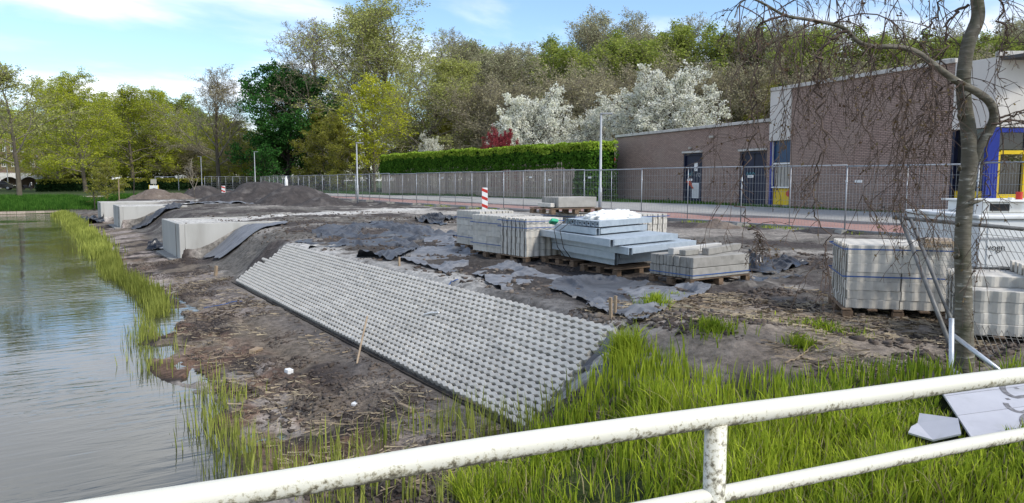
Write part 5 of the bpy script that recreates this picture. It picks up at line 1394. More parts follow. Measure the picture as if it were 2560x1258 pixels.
# undergrowth rows that close the view below the crowns
for i, px in enumerate((500, 560, 640, 700, 790, 850, 900)):
    tree('olive' if i % 2 else 'shrub_grey', px, 128 + 6 * (i % 3), 355 - 12 * (i % 2), ('low dark undergrowth tree behind the far fence, %s from the left' % ('first', 'second', 'third', 'fourth', 'fifth', 'sixth', 'seventh')[i]), 'undergrowth trees behind the far fence', wide=2.35)
for i, px in enumerate((120, 200, 262, 318, 372, 430, 486, 540)):
    tree(('lime2', 'olive', 'wood_mid')[i % 3], px, 136 + 5 * (i % 4), 335 - 14 * (i % 3), 'bushy tree closing the gap under the left row, %s from left' % ('first', 'second', 'third', 'fourth', 'fifth', 'sixth', 'seventh', 'eighth')[i], 'bushy trees behind the low hedge', wide=2.2)
# the wood behind the building
GW = 'trees of the wood behind hedge and building'
woods = [('wood_grey', 1185, 108, 100, 1.0), ('wood_grey', 1245, 95, 118, 1.1), ('wood_grey', 1305, 104, 108, 1.0), ('wood_mid', 1385, 92, 95, 1.0), ('wood_grey', 1440, 100, 60, .8), ('wood_grey', 1500, 104, 28, .8), ('wood_grey', 1560, 98, 32, .8),
         ('wood_mid', 1530, 86, 80, 1.0), ('wood_grey', 1610, 90, 78, 1.0), ('wood_mid', 1665, 94, 60, .9), ('wood_grey', 1715, 96, 42, .8), ('wood_mid', 1770, 90, 62, .9), ('wood_grey', 1830, 88, 55, .9), ('wood_mid', 1885, 94, 60, .9), ('wood_grey', 1950, 86, 50, .9),
         ('wood_mid', 2010, 80, 75, 1.0), ('wood_grey', 2080, 84, 55, .9), ('wood_mid', 2140, 78, 70, 1.0), ('wood_grey', 2210, 82, 62, .9), ('wood_mid', 2280, 76, 85, 1.0), ('wood_grey', 2350, 80, 70, .9), ('wood_mid', 2420, 74, 90, 1.0), ('wood_grey', 2480, 78, 62, .9), ('wood_grey', 2540, 80, 40, .9), ('wood_mid', 2600, 74, 60, 1.0), ('wood_grey', 2670, 80, 50, 1.0), ('wood_mid', 2760, 80, 60, 1.0),
         ('shrub_grey', 1200, 84, 200, 1.0), ('shrub_grey', 1290, 82, 190, 1.0), ('shrub_grey', 1420, 78, 165, 1.1), ('shrub_grey', 1490, 72, 170, 1.1), ('shrub_grey', 1580, 76, 150, 1.1), ('shrub_grey', 1740, 74, 150, 1.1), ('shrub_grey', 1850, 68, 150, 1.1), ('olive', 1930, 72, 190, 1.0), ('shrub_grey', 2020, 66, 160, 1.1), ('shrub_grey', 2120, 68, 150, 1.1), ('olive', 2220, 66, 170, 1.0), ('shrub_grey', 2330, 64, 150, 1.1), ('shrub_grey', 2450, 66, 130, 1.1), ('shrub_grey', 2560, 64, 120, 1.1),
         ('olive', 1160, 98, 300, 1.0), ('olive', 1230, 92, 330, 1.0), ('olive', 1440, 84, 300, 1.0), ('olive', 1540, 80, 290, 1.0), ('olive', 1820, 70, 265, .9), ('olive', 1900, 66, 280, .9)]
wl_ = {'wood_grey': 'grey twiggy budding tree', 'wood_mid': 'fresh green leaved tree', 'shrub_grey': 'brown leafless thicket tree', 'olive': 'low olive leaved tree'}
def landmark(px):
    for lim, t in ((1215, 'right of the tallest pale tree'), (1300, 'behind the left half of the hedge'), (1400, 'behind the cone shaped blossom tree'), (1480, 'between the two large blossom trees'), (1600, 'behind the tall lamp post'), (1760, 'behind the largest blossom tree'), (1900, 'right of the largest blossom tree'), (2000, 'behind the white wall panel'), (2200, 'above the left of the tall brick wing'), (2400, 'above the right of the tall brick wing'), (2560, 'beyond the birch trunk')):
        if px < lim: return t
    return 'past the right picture edge'
seen = {}
for key, px, d, yt, wd in sorted(woods, key=lambda t: t[1]):
    k = (key, landmark(px)); seen[k] = seen.get(k, 0) + 1
    lb = wl_[key] + ' in the wood ' + landmark(px)
    if seen[k] > 1: lb = ('second ', 'third ', 'fourth ')[min(seen[k] - 2, 2)] + lb
    tree(key, px, d, yt, lb, GW, wide=wd * 1.4)
rs_ = {}
def rear_label(px):
    t = landmark(px); rs_[t] = rs_.get(t, 0) + 1
    return ('left', 'second', 'third', 'fourth', 'fifth', 'sixth')[min(rs_[t] - 1, 5)] + ' rear row tree of the wood ' + t
ORD = ['first', 'second', 'third', 'fourth', 'fifth', 'sixth', 'seventh', 'eighth', 'ninth', 'tenth', 'eleventh', 'twelfth']
for i in range(22):
    tree('wood_mid' if i % 3 == 0 else 'wood_grey', 1180 + i * 72, 118 + (i % 3) * 6, 105 + (i * 37 % 50), rear_label(1180 + i * 72), GW + ', rear row', wide=1.59)
for i in range(12):
    tree('wood_mid' if i % 3 else 'lime2', -120 + i * 62, 170 + (i % 3) * 8, 262 + (i * 29 % 40), 'distant tree on the left skyline, %s counted from the left edge' % ORD[i], 'distant trees on the left skyline', wide=2.07)
# blossom
tree('bloom', 1345, 60, 226, 'white blossoming tree shaped like a cone above the hedge', name='blossom_tree', wide=1.0)
tree('bloom', 1685, 52, 168, 'largest white blossoming tree above the low brick wing', name='blossom_tree', wide=1.12)
tree('bloom', 1518, 58, 258, 'white blossoming tree behind the tall lamp post', name='blossom_tree', wide=.9)
tree('bloom', 1072, 80, 338, 'small white blossom bush at the left end of hedge', name='blossom_tree', wide=.55)
tree('bloom_red', 1250, 56, 322, 'red leaved bush peeping over the hedge', name='red_bush', cat='bush', wide=.7)
# young trees on the site
tree('sapling', 489, 40.5, 395, 'bare thin sapling with pale stem on the site', name='sapling', wide=1.0)
st = tree('staked', 272, 61, 400, 'small olive leaved young tree tied to stakes on the bank', name='young_tree', wide=1.15)
for i, dx in enumerate((-1.2, 1.0, 2.3)):
    p = PD(272 + dx * 28, 60); z0 = tzs(p[0], p[1])
    tag(ob('tree_stake', MB().tube([(0, 0, -.2), (.03, 0, 1.7)], .04, 7).mesh('tree_stake', 'bark_dark' if i != 1 else 'pale_wood'), None, (p[0], p[1], z0), (0, .04 * (i - 1), 0)), ('left dark stake beside the small staked tree', 'pale stake under the small staked tree', 'right dark stake apart from the staked tree')[i], 'stake')

# ---------------------------------------------------------------- weeping birch
RB = random.Random(31)
def bp_(px, py, d): return Vector(PDY(px, py, d))
DB = 5.95
base = hit(2432, 935)
b0 = Vector((base[0], base[1], base[2] - .05)); DB = (b0.x * math.sin(PH) + b0.y * math.cos(PH))
bi = empty('weeping_birch', tuple(b0), 0, 'weeping birch with speckled trunk and hanging bare twigs at right', 'tree')
def path(pts, dd=None):
    dd = dd or [DB] * len(pts)
    return smooth_pts([bp_(p[0], p[1], d) for p, d in zip(pts, dd)], 8)
def tap(n, a, b): return [a + (b - a) * i / (n - 1) for i in range(n)]
tp = path([(2436, 985), (2430, 880), (2421, 740), (2410, 600), (2412, 480), (2416, 400), (2409, 330), (2394, 255), (2389, 190), (2396, 110), (2415, 50), (2410, 0), (2396, -60), (2400, -200), (2420, -420)])
rt_ = []
for i in range(len(tp)):
    f = i / (len(tp) - 1); wpx = np.interp(f, [0, .06, .14, .22, .36, .5, .7, .8, 1], [58, 48, 39, 37, 38, 33, 31, 28, 12]); rt_.append(float(wpx) / 2 * DB / FPX)
V_ = MB().tube([tuple(p - b0) for p in tp], rt_, 18).build('trunk', 'birch_bark', bi, True)
lp = path([(2428, 400), (2436, 372), (2458, 330), (2470, 292), (2458, 258), (2425, 232), (2385, 212), (2345, 186), (2310, 160), (2270, 132), (2225, 119), (2170, 118), (2130, 108), (2095, 76), (2060, 62), (2000, 50), (1945, 40), (1895, 12), (1860, -2), (1835, 10), (1822, 45)],
          [DB, DB - .03, DB - .06, DB - .1, DB - .14, DB - .16, DB - .18, DB - .2, DB - .2, DB - .22, DB - .24, DB - .26, DB - .28, DB - .3, DB - .3, DB - .3, DB - .3, DB - .28, DB - .25, DB - .25, DB - .25])
n_ = len(lp); lr = [float(np.interp(i / (n_ - 1), [0, .12, .25, .42, .55, .75, .9, 1], [24, 22, 18, 14, 11, 7.5, 4.5, 2])) / 2 * DB / FPX for i in range(n_)]
MB().tube([tuple(p - b0) for p in lp], lr, 12).build('main_limb', 'birch_bark', bi, True)
knob = MB()
for (px, py, r) in ((2392, 285, .016), (2384, 292, .014), (2436, 505, .014), (2398, 640, .016), (2396, 560, .012), (2392, 420, .012)):
    c = bp_(px, py, DB - .05) - b0; knob = MB(); d_ = Vector(((px - 2412) * .002, -.02, .01)); knob.tube([tuple(c - d_), tuple(c + d_ * .4), tuple(c + d_ * 1.4)], [r * 1.3, r, r * .3], 8); knob.build('branch_stub', 'birch_bark', bi, True)
twl = []                                         # (level, points, radii)
def hang(p, d, L_, r, lev=0, droop=.32, subs=8):
    n = 12 if lev == 0 else 6; st = L_ / n; pts = [p]; ds = []
    for k in range(n):
        d = Vector((d.x + RB.gauss(0, .13), d.y + RB.gauss(0, .13), d.z - droop + RB.gauss(0, .10))); d.normalize()
        p = p + d * st; pts.append(p); ds.append(d)
    twl.append((lev, pts, [max(r * (1 - .75 * k / n), .0016) for k in range(n + 1)]))
    if lev < 2:
        for c in range(max(1, int(subs * RB.uniform(.7, 1.3)))):
            t = RB.uniform(.12, .98); f = t * (n - 1e-3); i = int(f); q = pts[i].lerp(pts[i + 1], f - i)
            a = ds[i].orthogonal().normalized(); b = ds[i].cross(a); az = RB.uniform(0, 6.28); an = math.radians(RB.uniform(25, 60))
            nd = ds[i] * math.cos(an) + (a * math.cos(az) + b * math.sin(az)) * math.sin(an)
            hang(q, nd, L_ * RB.uniform(.18, .42) * (1.1 - .5 * t), r * .62, lev + 1, .12, 3)
def guided(pts, dd, r0, subs=14, sl=.45):
    P_ = smooth_pts([bp_(a, b, dd) for a, b in pts], 6); n = len(P_)
    P_ = [p + Vector((RB.gauss(0, .008), RB.gauss(0, .02), RB.gauss(0, .006))) for p in P_]
    twl.append((0, P_, [max(r0 * (1 - .72 * i / (n - 1)), .0022) for i in range(n)]))
    for c in range(subs):
        i = RB.randrange(1, n - 1); d = (P_[i + 1] - P_[i]).normalized(); a = d.orthogonal().normalized(); b = d.cross(a); az = RB.uniform(0, 6.28); an = math.radians(RB.uniform(30, 65))
        hang(P_[i], d * math.cos(an) + (a * math.cos(az) + b * math.sin(az)) * math.sin(an), sl * RB.uniform(.5, 1.3), max(r0 * .4, .003), 1, .22, 4)
guided([(2098, 78), (2050, 105), (2034, 150), (2030, 202), (2041, 269), (2052, 349), (2043, 429), (2034, 518), (2070, 590), (2067, 656), (2072, 720)], DB - .35, .0105, 20)
guided([(1945, 40), (1890, 60), (1878, 110), (1874, 189), (1878, 287), (1874, 358), (1843, 478), (1856, 527), (1883, 567), (1900, 592)], DB - .3, .009, 16)
for e in ((1868, 650), (1890, 662), (1905, 655), (1925, 640), (1940, 610)): guided([(1893, 580), ((1893 + e[0]) / 2 + 4, 612), e], DB - .3, .0035, 3, .15)
guided([(2360, 216), (2316, 245), (2276, 307), (2254, 378), (2245, 445), (2250, 500), (2271, 534)], DB - .3, .009, 16)
guided([(2369, 269), (2338, 294), (2298, 343), (2289, 392), (2254, 445), (2235, 520)], DB - .15, .007, 14)
guided([(2395, 15), (2352, 45), (2338, 110), (2347, 187), (2365, 215)], DB + .05, .012, 12)
guided([(2330, -20), (2307, 45), (2290, 90), (2286, 125), (2300, 190)], DB + .2, .009, 12)
guided([(2467, -10), (2476, 53), (2490, 111), (2472, 156), (2486, 210)], DB - .1, .008, 14)
guided([(2474, 300), (2515, 286), (2560, 280), (2620, 300)], DB - .1, .010, 10)
guided([(2474, 312), (2515, 300), (2560, 312), (2600, 350)], DB - .2, .010, 10)
guided([(2220, 120), (2215, 190), (2240, 260), (2225, 340), (2260, 430), (2250, 520)], DB - .25, .006, 14)
guided([(2460, 340), (2450, 420), (2470, 500), (2450, 600), (2440, 690)], DB - .2, .006, 14)
guided([(2160, 120), (2168, 190), (2150, 290), (2175, 380), (2160, 470), (2185, 560)], DB - .3, .006, 14)
guided([(2300, 160), (2330, 260), (2310, 360), (2355, 460), (2330, 560), (2300, 640)], DB - .25, .006, 14)
for i in range(34):                               # curtain from the limb
    k = RB.randrange(int(n_ * .25), n_ - 4); p = lp[k]
    hang(p, Vector((RB.uniform(-.7, .7), RB.uniform(-.7, .7), RB.uniform(-.2, .5))), RB.uniform(.45, 1.45), RB.uniform(.0035, .006), 0, .34, 10)
arcs = []
for i in range(9):                                # upper boughs above the picture that carry the rest of the curtain
    z0 = RB.uniform(.55, .95); k = int(len(tp) * z0); az = -PH + math.pi + RB.uniform(-1.1, 1.1) if i < 6 else RB.uniform(-1.2, .8) - PH
    d = Vector((math.cos(az), math.sin(az), .55)); p = tp[k]; pts = [p]
    pts = [tp[min(range(len(tp)), key=lambda j: abs(tp[j].z - (2.95 + .09 * i)))]]; p = pts[0]
    for j in range(12):
        d = Vector((d.x, d.y, d.z - .055)) + Vector((RB.gauss(0, .06), RB.gauss(0, .06), RB.gauss(0, .03))); d.normalize(); p = p + d * RB.uniform(.13, .2); pts.append(p)
    twl.append((0, pts, tap(13, .018, .005))); arcs.append(pts)
for i in range(62):
    a = RB.choice(arcs); p = a[RB.randrange(3, len(a))]
    hang(p, Vector((RB.uniform(-.6, .6), RB.uniform(-.6, .6), RB.uniform(-.2, .3))), RB.uniform(.5, 1.5), RB.uniform(.003, .0055), 0, .34, 9)
twl = [(l, [q - b0 for q in p], r) for l, p, r in twl]
Vt, Qt = tubes_np(twl, 5)
ob('hanging_twigs', mesh_np('hanging_twigs', Vt, Qt, mat='twig_brown', smooth=True), bi)
rngb = np.random.default_rng(8)
Pl = leaf_points(twl, (1, 2), 2600, rngb, .004)
Vl, Ql = leaf_quads(Pl, None, .024, rngb, 1.0, .9)
ob('buds', mesh_np('buds', Vl, Ql, mat='birch_bud', rnd=np.repeat(rngb.random(len(Pl)), 4)), bi)

# ---------------------------------------------------------------- grass, reeds
def blades(name, P, h, wd, m, rng, label, cat, lean=.35, bias=(0, 0)):
    n = len(P); az = rng.uniform(0, 2 * np.pi, n); ln = np.abs(rng.normal(lean * .7, lean * .5, n))
    d = np.stack([np.cos(az) * ln + bias[0], np.sin(az) * ln + bias[1]], 1)
    fa = rng.uniform(0, 2 * np.pi, n); s = np.stack([np.cos(fa), np.sin(fa), np.zeros(n)], 1) * (wd * rng.uniform(.45, 1.75, n))[:, None] * .5
    def at(t, c): return np.concatenate([P[:, :2] + d * (h * t ** 2)[:, None], (P[:, 2] + h * (t - .35 * ln * t * t))[:, None]], 1)
    one = np.ones(n)
    b0_, b1, b2, b3 = at(one * 0, 0), at(one * .4, 0), at(one * .75, 0), at(one, 0)
    V = np.stack([b0_ - s, b0_ + s, b1 - s * .9, b1 + s * .9, b2 - s * .6, b2 + s * .6, b3], 1).reshape(-1, 3)
    o = np.arange(n)[:, None] * 7
    Q = np.concatenate([o + np.array([0, 1, 3, 2]), o + np.array([2, 3, 5, 4])]); T_ = o + np.array([4, 5, 6])
    ob_ = ob(name, mesh_np(name, V, Q, T_, mat=m, rnd=np.repeat(rng.random(n), 7)))
    return tag(ob_, label, cat, kind='stuff')
def fill(poly, n, rng, dens=None):
    xs = [p[0] for p in poly]; ys = [p[1] for p in poly]; out = []
    x = rng.uniform(min(xs), max(xs), n * 3); y = rng.uniform(min(ys), max(ys), n * 3)
    k = inpoly(x, y, poly)
    if dens is not None: k &= rng.random(len(x)) < dens(x, y)
    x, y = x[k][:n], y[k][:n]
    return np.stack([x, y, tz(x, y) - .01], 1)
rg = np.random.default_rng(21)
GPn = [p for p in GP[:12]] + [(8.2, 1.6), (6.5, .2), (3.4, .6), (2.1, 2.8)]
bpoly = [tuple((bd + ux * u + uy * v)[:2]) for u, v in ((-.02, -.04), (1.02, -.04), (1.02, 1.0), (.0, 1.0))]; bpoly2 = [tuple(q[:2]) for q in pc]
P = fill(GPn, 66000, rg, lambda x, y: np.clip(.2 + 1.9 * (fbm(x * 1.3, y * 1.3, 201, 4) - .30), .06, 1) * (~inpoly(x, y, bpoly)) * (~inpoly(x, y, bpoly2)))
hh = (.09 + .20 * sst(.30, .62, fbm(P[:, 0] * .8, P[:, 1] * .8, 211, 3))) * rg.uniform(.55, 1.25, len(P))
hh *= np.where(P[:, 0] > 6.3, .7, 1)
ndry = int(len(P) * .17)
blades('dry_grass', P[:ndry], hh[:ndry] * 1.05, .006, 'straw_blade', rg, 'dead straw coloured stalks among the tall grass', 'grass', .6)
P, hh = P[ndry:], hh[ndry:]
blades('tall_grass', P, hh, .0085, 'grass_blade', rg, 'tall bright green grass in front of the site below the railing', 'grass', .42)
# fringe of stiffer reed grass along the edge of the bank
E_ = [hit(1350, 1130), hit(1380, 1110), hit(1430, 1075), hit(1510, 1005), hit(1565, 935), hit(1640, 935), hit(1700, 990), hit(1850, 1020), hit(2000, 1010), hit(2200, 970), hit(2380, 950)]
pp = []
for a, b in zip(E_[:-1], E_[1:]):
    t = rg.random(230); pp.append(np.stack([a[0] + (b[0] - a[0]) * t + rg.normal(0, .14, 230), a[1] + (b[1] - a[1]) * t + rg.normal(0, .14, 230)], 1))
pp = np.concatenate(pp); P = np.concatenate([pp, (tz(pp[:, 0], pp[:, 1]) - .01)[:, None]], 1)
blades('reed_grass', P, rg.uniform(.08, .27, len(P)), .010, 'grass_blade', rg, 'stiff upright reed grass along the edge of the dirt bank', 'grass', .22)
def tuft(px, py, n, r, h, lab, lean=.6):
    c = hit(px, py); a = rg.uniform(0, 6.28, n); q = np.abs(rg.normal(0, r, n))
    x, y = c[0] + np.cos(a) * q, c[1] + np.sin(a) * q
    blades('grass_tuft', np.stack([x, y, tz(x, y) - .01], 1), h * rg.uniform(.5, 1.2, n), .009, 'grass_blade', rg, lab, 'grass', lean)
tuft(1560, 900, 600, .10, .28, 'drooping tuft of long grass at the bank corner')
tuft(1640, 775, 350, .10, .20, 'upright green tuft on top of the bank near the stakes', .4)
tuft(1785, 830, 420, .16, .15, 'grass tuft in the middle of the pale dirt bank')
tuft(2065, 825, 420, .24, .10, 'flat grass patch left of the big block pallet')
tuft(2000, 868, 200, .08, .13, 'small grass tuft above the curved branch')
tuft(1690, 745, 120, .05, .10, 'tiny yellow green tuft at the sheet edge')
# far bank, verges
P = fill([(-4, 69.0), (4.5, 69), (7, 66), (10, 70), (9, 78), (-4, 78)], 26000, rg)
blades('bank_grass', P, rg.uniform(.14, .42, len(P)), .03, 'grass_far', rg, 'lush green grass on the far pond bank', 'grass', .4)
P = fill([(25.75, -4), (29.3, 4), (26.6, 14), (30, 36), (28.0, 42), (25.75, 46)], 15000, rg)
blades('verge_grass', P, rg.uniform(.05, .16, len(P)), .022, 'grass_far', rg, 'short grass verge between footpath and brick wall', 'grass', .4)
P = fill([(26.2, 50), (28, 45.5), (29.5, 74), (33, 92), (26.5, 92)], 15000, rg)
blades('verge_grass', P, rg.uniform(.08, .3, len(P)), .035, 'grass_far', rg, 'rough grass at the left end of the slat fence', 'grass', .4)
x = rg.uniform(19.0, 19.6, 1500); y = rg.uniform(12, 40, 1500); k = fbm(x * .8, y * .5, 301, 3) > .52; P = np.stack([x[k], y[k], tz(x[k], y[k]) - .01], 1)
blades('kerb_weeds', P, rg.uniform(.05, .15, len(P)), .02, 'grass_blade', rg, 'thin weeds along the kerb under the fence', 'grass', .5)
# reeds in the water edge
def reeds(n, y0, y1, off, sd, h0, h1, lab, wd, dens=None):
    y = y0 + (y1 - y0) * rg.random(n); x = xshore(y) + off + rg.normal(0, sd, n)
    if dens is not None: k = rg.random(n) < dens(x, y); x, y = x[k], y[k]
    P = np.stack([x, y, np.maximum(tz(x, y), ZW - .15) - .01], 1)
    blades('reeds', P, rg.uniform(h0, h1, len(P)), wd, 'reed_blade', rg, lab, 'reeds', .16)
reeds(5000, 15.2, 28, -.20, .13, .18, .45, 'dense reed fringe in the pond edge left of nearest jetty head', .014, lambda x, y: np.clip(.55 + fbm(x, y * .6, 311, 3) * .6, 0, 1))
reeds(10000, 28, 66, -.40, .20, .3, .55, 'reed belt narrowing towards the far bank', .03)
reeds(2000, 5.2, 15.2, .10, .17, .12, .36, 'thin scattered reeds standing in the near shallow water', .009, lambda x, y: sst(.45, .62, fbm(x * .9, y * .9, 321, 3)))
x = rg.uniform(1.6, 4.0, 1400); y = rg.uniform(4.6, 6.6, 1400); k = fbm(x * 1.5, y * 1.5, 331, 3) > .5; P = np.stack([x[k], y[k], tz(x[k], y[k]) - .01], 1)
blades('reeds', P, rg.uniform(.12, .42, len(P)), .009, 'reed_blade', rg, 'sparse young reeds sprouting from the mud above the railing', 'reeds', .2)

# ---------------------------------------------------------------- clods and litter on the ground
def clods(name, n, box, r0, r1, m, rng, lab, cat, dens):
    x = rng.uniform(box[0], box[1], n * 4); y = box[2] + (box[3] - box[2]) * rng.random(n * 4) ** 1.4
    k = rng.random(n * 4) < dens(x, y); x, y = x[k][:n], y[k][:n]; n = len(x)
    ph = (1 + 5 ** .5) / 2
    ico = np.array([(-1, ph, 0), (1, ph, 0), (-1, -ph, 0), (1, -ph, 0), (0, -1, ph), (0, 1, ph), (0, -1, -ph), (0, 1, -ph), (ph, 0, -1), (ph, 0, 1), (-ph, 0, -1), (-ph, 0, 1)]) / 1.9
    fc = np.array([(0, 11, 5), (0, 5, 1), (0, 1, 7), (0, 7, 10), (0, 10, 11), (1, 5, 9), (5, 11, 4), (11, 10, 2), (10, 7, 6), (7, 1, 8), (3, 9, 4), (3, 4, 2), (3, 2, 6), (3, 6, 8), (3, 8, 9), (4, 9, 5), (2, 4, 11), (6, 2, 10), (8, 6, 7), (9, 8, 1)])
    s = r0 + (r1 - r0) * rng.random(n) ** 3
    V = ico[None] * (1 + rng.normal(0, .40, (n, 12, 1))); V = V * s[:, None, None] * rng.uniform(.6, 1.5, (n, 1, 3)) * np.array([1, 1, .6])
    V = V + np.stack([x, y, tz(x, y) + s * .12], 1)[:, None, :]
    F_ = (fc[None] + np.arange(n)[:, None, None] * 12).reshape(-1, 3)
    return tag(ob(name, mesh_np(name, V.reshape(-1, 3), None, F_, mat=m, smooth=False)), lab, cat, kind='stuff')
onblocks = lambda x, y: ((x > 3.7) & (x < 5.15) & (y > 5.7) & (y < 18.9))
clods('mud_clods', 11000, (1.7, 4.0, 4.6, 26), .006, .036, 'clod', rg, 'clods and crumbs of mud on the flat below the slope', 'mud', lambda x, y: (~onblocks(x, y)) * sst(.42, .6, fbm(x * .9, y * .9, 401, 4)) * (x > xshore(y) + .1))
clods('mud_clods', 9000, (5.1, 14, 4.2, 34), .008, .048, 'clod', rg, 'clods of earth scattered over the upper site', 'mud', lambda x, y: sst(.42, .62, fbm(x * .6, y * .6, 411, 4)) * (~inpoly(x, y, GP)))
clods('mud_clods', 6000, (5.0, 9.0, 3.0, 6.8), .006, .042, 'clod', rg, 'crumbly clods on the dirt bank by the birch', 'mud', lambda x, y: sst(.40, .6, fbm(x * 1.2, y * 1.2, 421, 4)) * (~inpoly(x, y, GP)))
n = 5000; x = np.concatenate([rg.uniform(1.7, 3.9, n), rg.uniform(5.2, 9, n)]); y = np.concatenate([4.6 + 16 * rg.random(n) ** 1.3, rg.uniform(3.2, 6.8, n)])
k = (fbm(x * 1.1, y * 1.1, 431, 3) > .46) & (~onblocks(x, y)) & (~inpoly(x, y, GP)) & (x > xshore(y) + .1); x, y = x[k], y[k]; n = len(x)
a = rg.uniform(0, 6.28, n); l = rg.uniform(.02, .11, n); dx, dy = np.cos(a) * l, np.sin(a) * l; z = tz(x, y) + .014; wv = .0035
V = np.stack([np.stack([x - dx - dy / l * wv, y - dy + dx / l * wv, z], 1), np.stack([x - dx + dy / l * wv, y - dy - dx / l * wv, z], 1), np.stack([x + dx + dy / l * wv, y + dy - dx / l * wv, z + rg.uniform(0, .03, n)], 1), np.stack([x + dx - dy / l * wv, y + dy + dx / l * wv, z + .012], 1)], 1).reshape(-1, 3)
tag(ob('plant_litter', mesh_np('plant_litter', V, np.arange(n * 4).reshape(n, 4), mat='straw')), 'dead stalks and straw strewn over the mud', 'litter', kind='stuff')

# ---------------------------------------------------------------- houses, hedge and vehicles on the far left
hl0, hl1 = PD(106, 98), PD(475, 118)
hd = Vector(hl1) - Vector(hl0); hln = hd.length
hr2 = empty('low_hedge', (hl0[0], hl0[1], 0), math.atan2(hd.y, hd.x), 'low dark clipped hedge before the houses on the left', 'hedge')
hedge('low_hedge', '', hr2, hln, [(0, hln * .5, 0, 1.2, 0, 1.6), (hln * .5 - .1, hln, 0, 1.2, 0, 1.75)], 'hedge_dark', 'leaf_olive', 9, dens=60, leaf=.28)
hl2, hl3 = PD(475, 122), PD(760, 108)
hd3 = Vector(hl3) - Vector(hl2); h3 = empty('low_hedge', (hl2[0], hl2[1], 0), math.atan2(hd3.y, hd3.x), 'low dark hedge behind the far fence and soil heaps', 'hedge')
hedge('low_hedge', '', h3, hd3.length, [(0, hd3.length, 0, 1.2, 0, 1.7)], 'hedge_dark', 'leaf_olive', 10, dens=50, leaf=.28)
hb0, hb1 = PD(5, 138), PD(232, 150); hbd = Vector(hb1) - Vector(hb0); hbl = hbd.length
hs = empty('arcade_house', (hb0[0], hb0[1], 0), math.atan2(hbd.y, hbd.x), 'row of brown brick flats with white arcade behind the trees', 'building')
nb_ = 5; bw = hbl / nb_
m = MB(); holes = []
for i in range(nb_ * 2):
    x0 = (i + .3) * bw / 2; holes += [(x0, x0 + bw * .22, 4.0, 5.5), (x0, x0 + bw * .22, 6.8, 8.2)]
wall_holes(m, -14, hbl, 2.9, 9.6, holes); m.add([(hbl, 0, 0), (hbl, 10, 0), (hbl, 10, 9.6), (hbl, 0, 9.6)], [(0, 1, 2, 3)]); m.build('wall', 'brick_far', hs)
for (a, b, c, d) in holes:
    f = MB(); f.box(((a + b) / 2, .1, d - .05), (b - a, .1, .1)); f.box(((a + b) / 2, .06, c + .05), (b - a + .1, .2, .12)); f.box((a + .05, .1, (c + d) / 2), (.1, .1, d - c - .2)); f.box((b - .05, .1, (c + d) / 2), (.1, .1, d - c - .2)); f.box(((a + b) / 2, .1, (c + d) / 2), (.08, .1, d - c - .2))
    o = f.build('window', 'sign_white', hs); MB().box(((a + b) / 2, .15, (c + d) / 2), (b - a, .03, d - c)).build('pane', 'dark_glass', o)
MB().box((hbl / 2 - 7, 5, 9.7), (hbl + 15, 10.6, .25)).build('roof', 'roof_felt', hs)
MB().box((hbl / 2 - 7, 2.4, 1.5), (hbl + 14, .1, 3)).build('back_wall', 'brick_far', hs)
for i in range(nb_):
    m = MB(); x0, x1 = i * bw, (i + 1) * bw; prof = [(x0 + .02, 2.9), (x0 + .02, 1.6)]
    for k in range(11): prof.append((x0 + .3 + (x1 - x0 - .6) * k / 10, 1.6 + .55 * math.sin(math.pi * k / 10)))
    prof += [(x1 - .02, 1.6), (x1 - .02, 2.9)]
    m.prism(prof, 1, -.15, .1); m.build('arch', 'paint_white', hs)
    MB().box((x0, 0, .8), (.32, .3, 1.6)).build('pillar', 'paint_white', hs)
MB().box((-7.2, -.02, 2.3), (14, .26, 1.1)).build('white_band', 'paint_white', hs)
for i in range(3): MB().tube([(bw * (i * 1.6 + .4), -.15, 0), (bw * (i * 1.6 + .4), -.15, 9.5)], .08, 6).build('downpipe', 'lamp_metal', hs)
def car(px, d, rz, m, lab):
    p = PD(px, d); r = empty('parked_car', (p[0], p[1], 0), rz, lab, 'car', 'cars parked before the arcade')
    prof = [(-2.05, .32), (-2.1, .62), (-1.95, .86), (-1.55, .93), (-.85, 1.38), (.55, 1.42), (1.35, .98), (1.95, .84), (2.1, .6), (2.08, .32)]
    b = MB(); n = len(prof); vs_ = []
    for (yy, k) in ((-.86, 1), (-.74, 1.0), (.74, 1.0), (.86, 1)):
        for (x, z) in prof: 
            q = .72 if (abs(yy) > .8 and z > .95) else 1
            vs_.append((x * (1 if abs(yy) < .8 else .985), yy if z < .95 else yy * (.80 if abs(yy) > .8 else .86), z if abs(yy) < .8 or z < .95 else z - .03))
    fs = []
    for k in range(3):
        for i in range(n): j = (i + 1) % n; fs.append((k * n + i, k * n + j, (k + 1) * n + j, (k + 1) * n + i))
    fs += [tuple(range(n - 1, -1, -1)), tuple(range(3 * n, 4 * n))]
    b.add(vs_, fs); b.build('body', m, r, False)
    g = MB(); g.box((-.15, 0, 1.15), (1.5, 1.48, .26)); g.build('windows', 'dark_glass', r)
    for sx in (-1.3, 1.3):
        for sy in (-.8, .8):
            wv_ = MB().tube([(sx, sy - .1, .32), (sx, sy + .1, .32)], .32, 16).build('wheel', 'rubber', r); MB().tube([(sx, sy - .115 if sy < 0 else sy + .105, .32), (sx, sy - .105 if sy < 0 else sy + .115, .32)], .19, 12).build('rim', 'lamp_metal', wv_)
    for sy in (-.6, .6):
        MB().cbox((-2.07, sy, .68), (.08, .36, .13), .02).build('headlight', 'sign_white', r); MB().cbox((2.06, sy, .72), (.06, .3, .12), .02).build('tail_light', 'red_paint', r)
    MB().box((-2.1, 0, .45), (.03, 1.2, .14)).build('grille', 'ink', r)
    return r
car(2, 116, math.pi * .0 - .15 + math.pi, 'car_black', 'black parked car cut by the left picture edge')
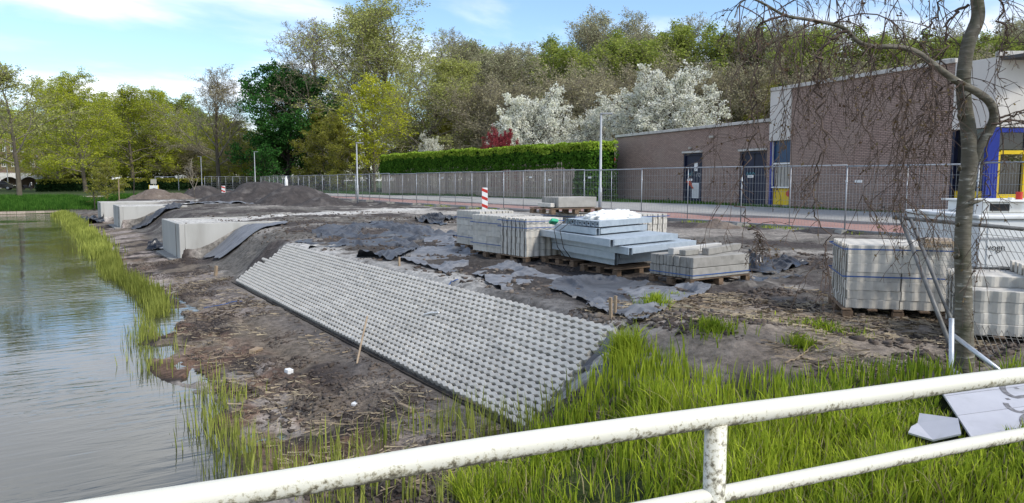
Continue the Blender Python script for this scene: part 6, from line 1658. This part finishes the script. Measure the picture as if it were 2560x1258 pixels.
car(118, 118, -1.25, 'car_white', 'white parked car half hidden behind the low hedge')
sc_p = PD(73, 117); sc_ = empty('motor_scooter', (sc_p[0], sc_p[1], 0), .6, 'dark motor scooter parked between the two cars', 'scooter')
for sx in (-.6, .6): MB().tube([(sx, -.05, .24), (sx, .05, .24)], .24, 14).build('wheel', 'rubber', sc_)
MB().prism([(-.7, .35), (.3, .28), (.5, .6), (.62, 1.0), (.5, 1.0), (.3, .5), (-.1, .5), (-.2, .78), (-.75, .8)], 1, -.14, .14).build('body', 'car_black', sc_)
MB().tube([(.55, -.32, 1.05), (.55, .32, 1.05)], .03, 6).build('handlebar', 'ink', sc_); MB().cbox((.66, 0, .95), (.1, .2, .5), .03).build('front_shield', 'sign_white', sc_)
# football goal, hazard barrier and pond edging
gp_ = PD(392, 108); gr_ = empty('goal_frame', (gp_[0], gp_[1], 0), -.5, 'pale metal goal frame behind the low hedge', 'goal')
MB().tube([(0, 0, 0), (0, 0, 2.0)], .06, 8).build('post', 'lamp_metal', gr_); MB().tube([(3.3, 0, 0), (3.3, 0, 2.0)], .06, 8).build('post', 'lamp_metal', gr_); MB().tube([(0, 0, 2.0), (3.3, 0, 2.0)], .06, 8).build('crossbar', 'lamp_metal', gr_)
bq = PD(377, 80); bz = empty('hazard_barrier', (bq[0], bq[1], 0), -.5, 'small yellow and white barrier left of the brown soil heap', 'barrier')
for x in (0, .45, .9): MB().box((x, 0, .5), (.1, .06, 1.0)).build('post', 'yellow', bz)
MB().cbox((.45, -.04, .55), (.86, .03, .8), .01).build('panel', 'sign_white', bz)
MB().cbox((.45, 0, 1.35), (.6, .1, .5), .02).build('sign', 'curtain', bz); MB().box((.45, .0, 1.1), (.05, .05, .4)).build('sign_post', 'lamp_metal', bz)
for i in range(9):
    xx = -4 + i * .62; MB().cbox((0, 0, 0), (.6, .05, .35), .004)
pe_ = empty('pond_edging', (-4, 68.75, ZW), 0, 'low timber edging along the far pond bank', 'edging')
for i in range(9): MB().cbox((.31 + i * .62, 0, .06), (.6, .06, .3), .006).build('board', 'grey_wood', pe_)
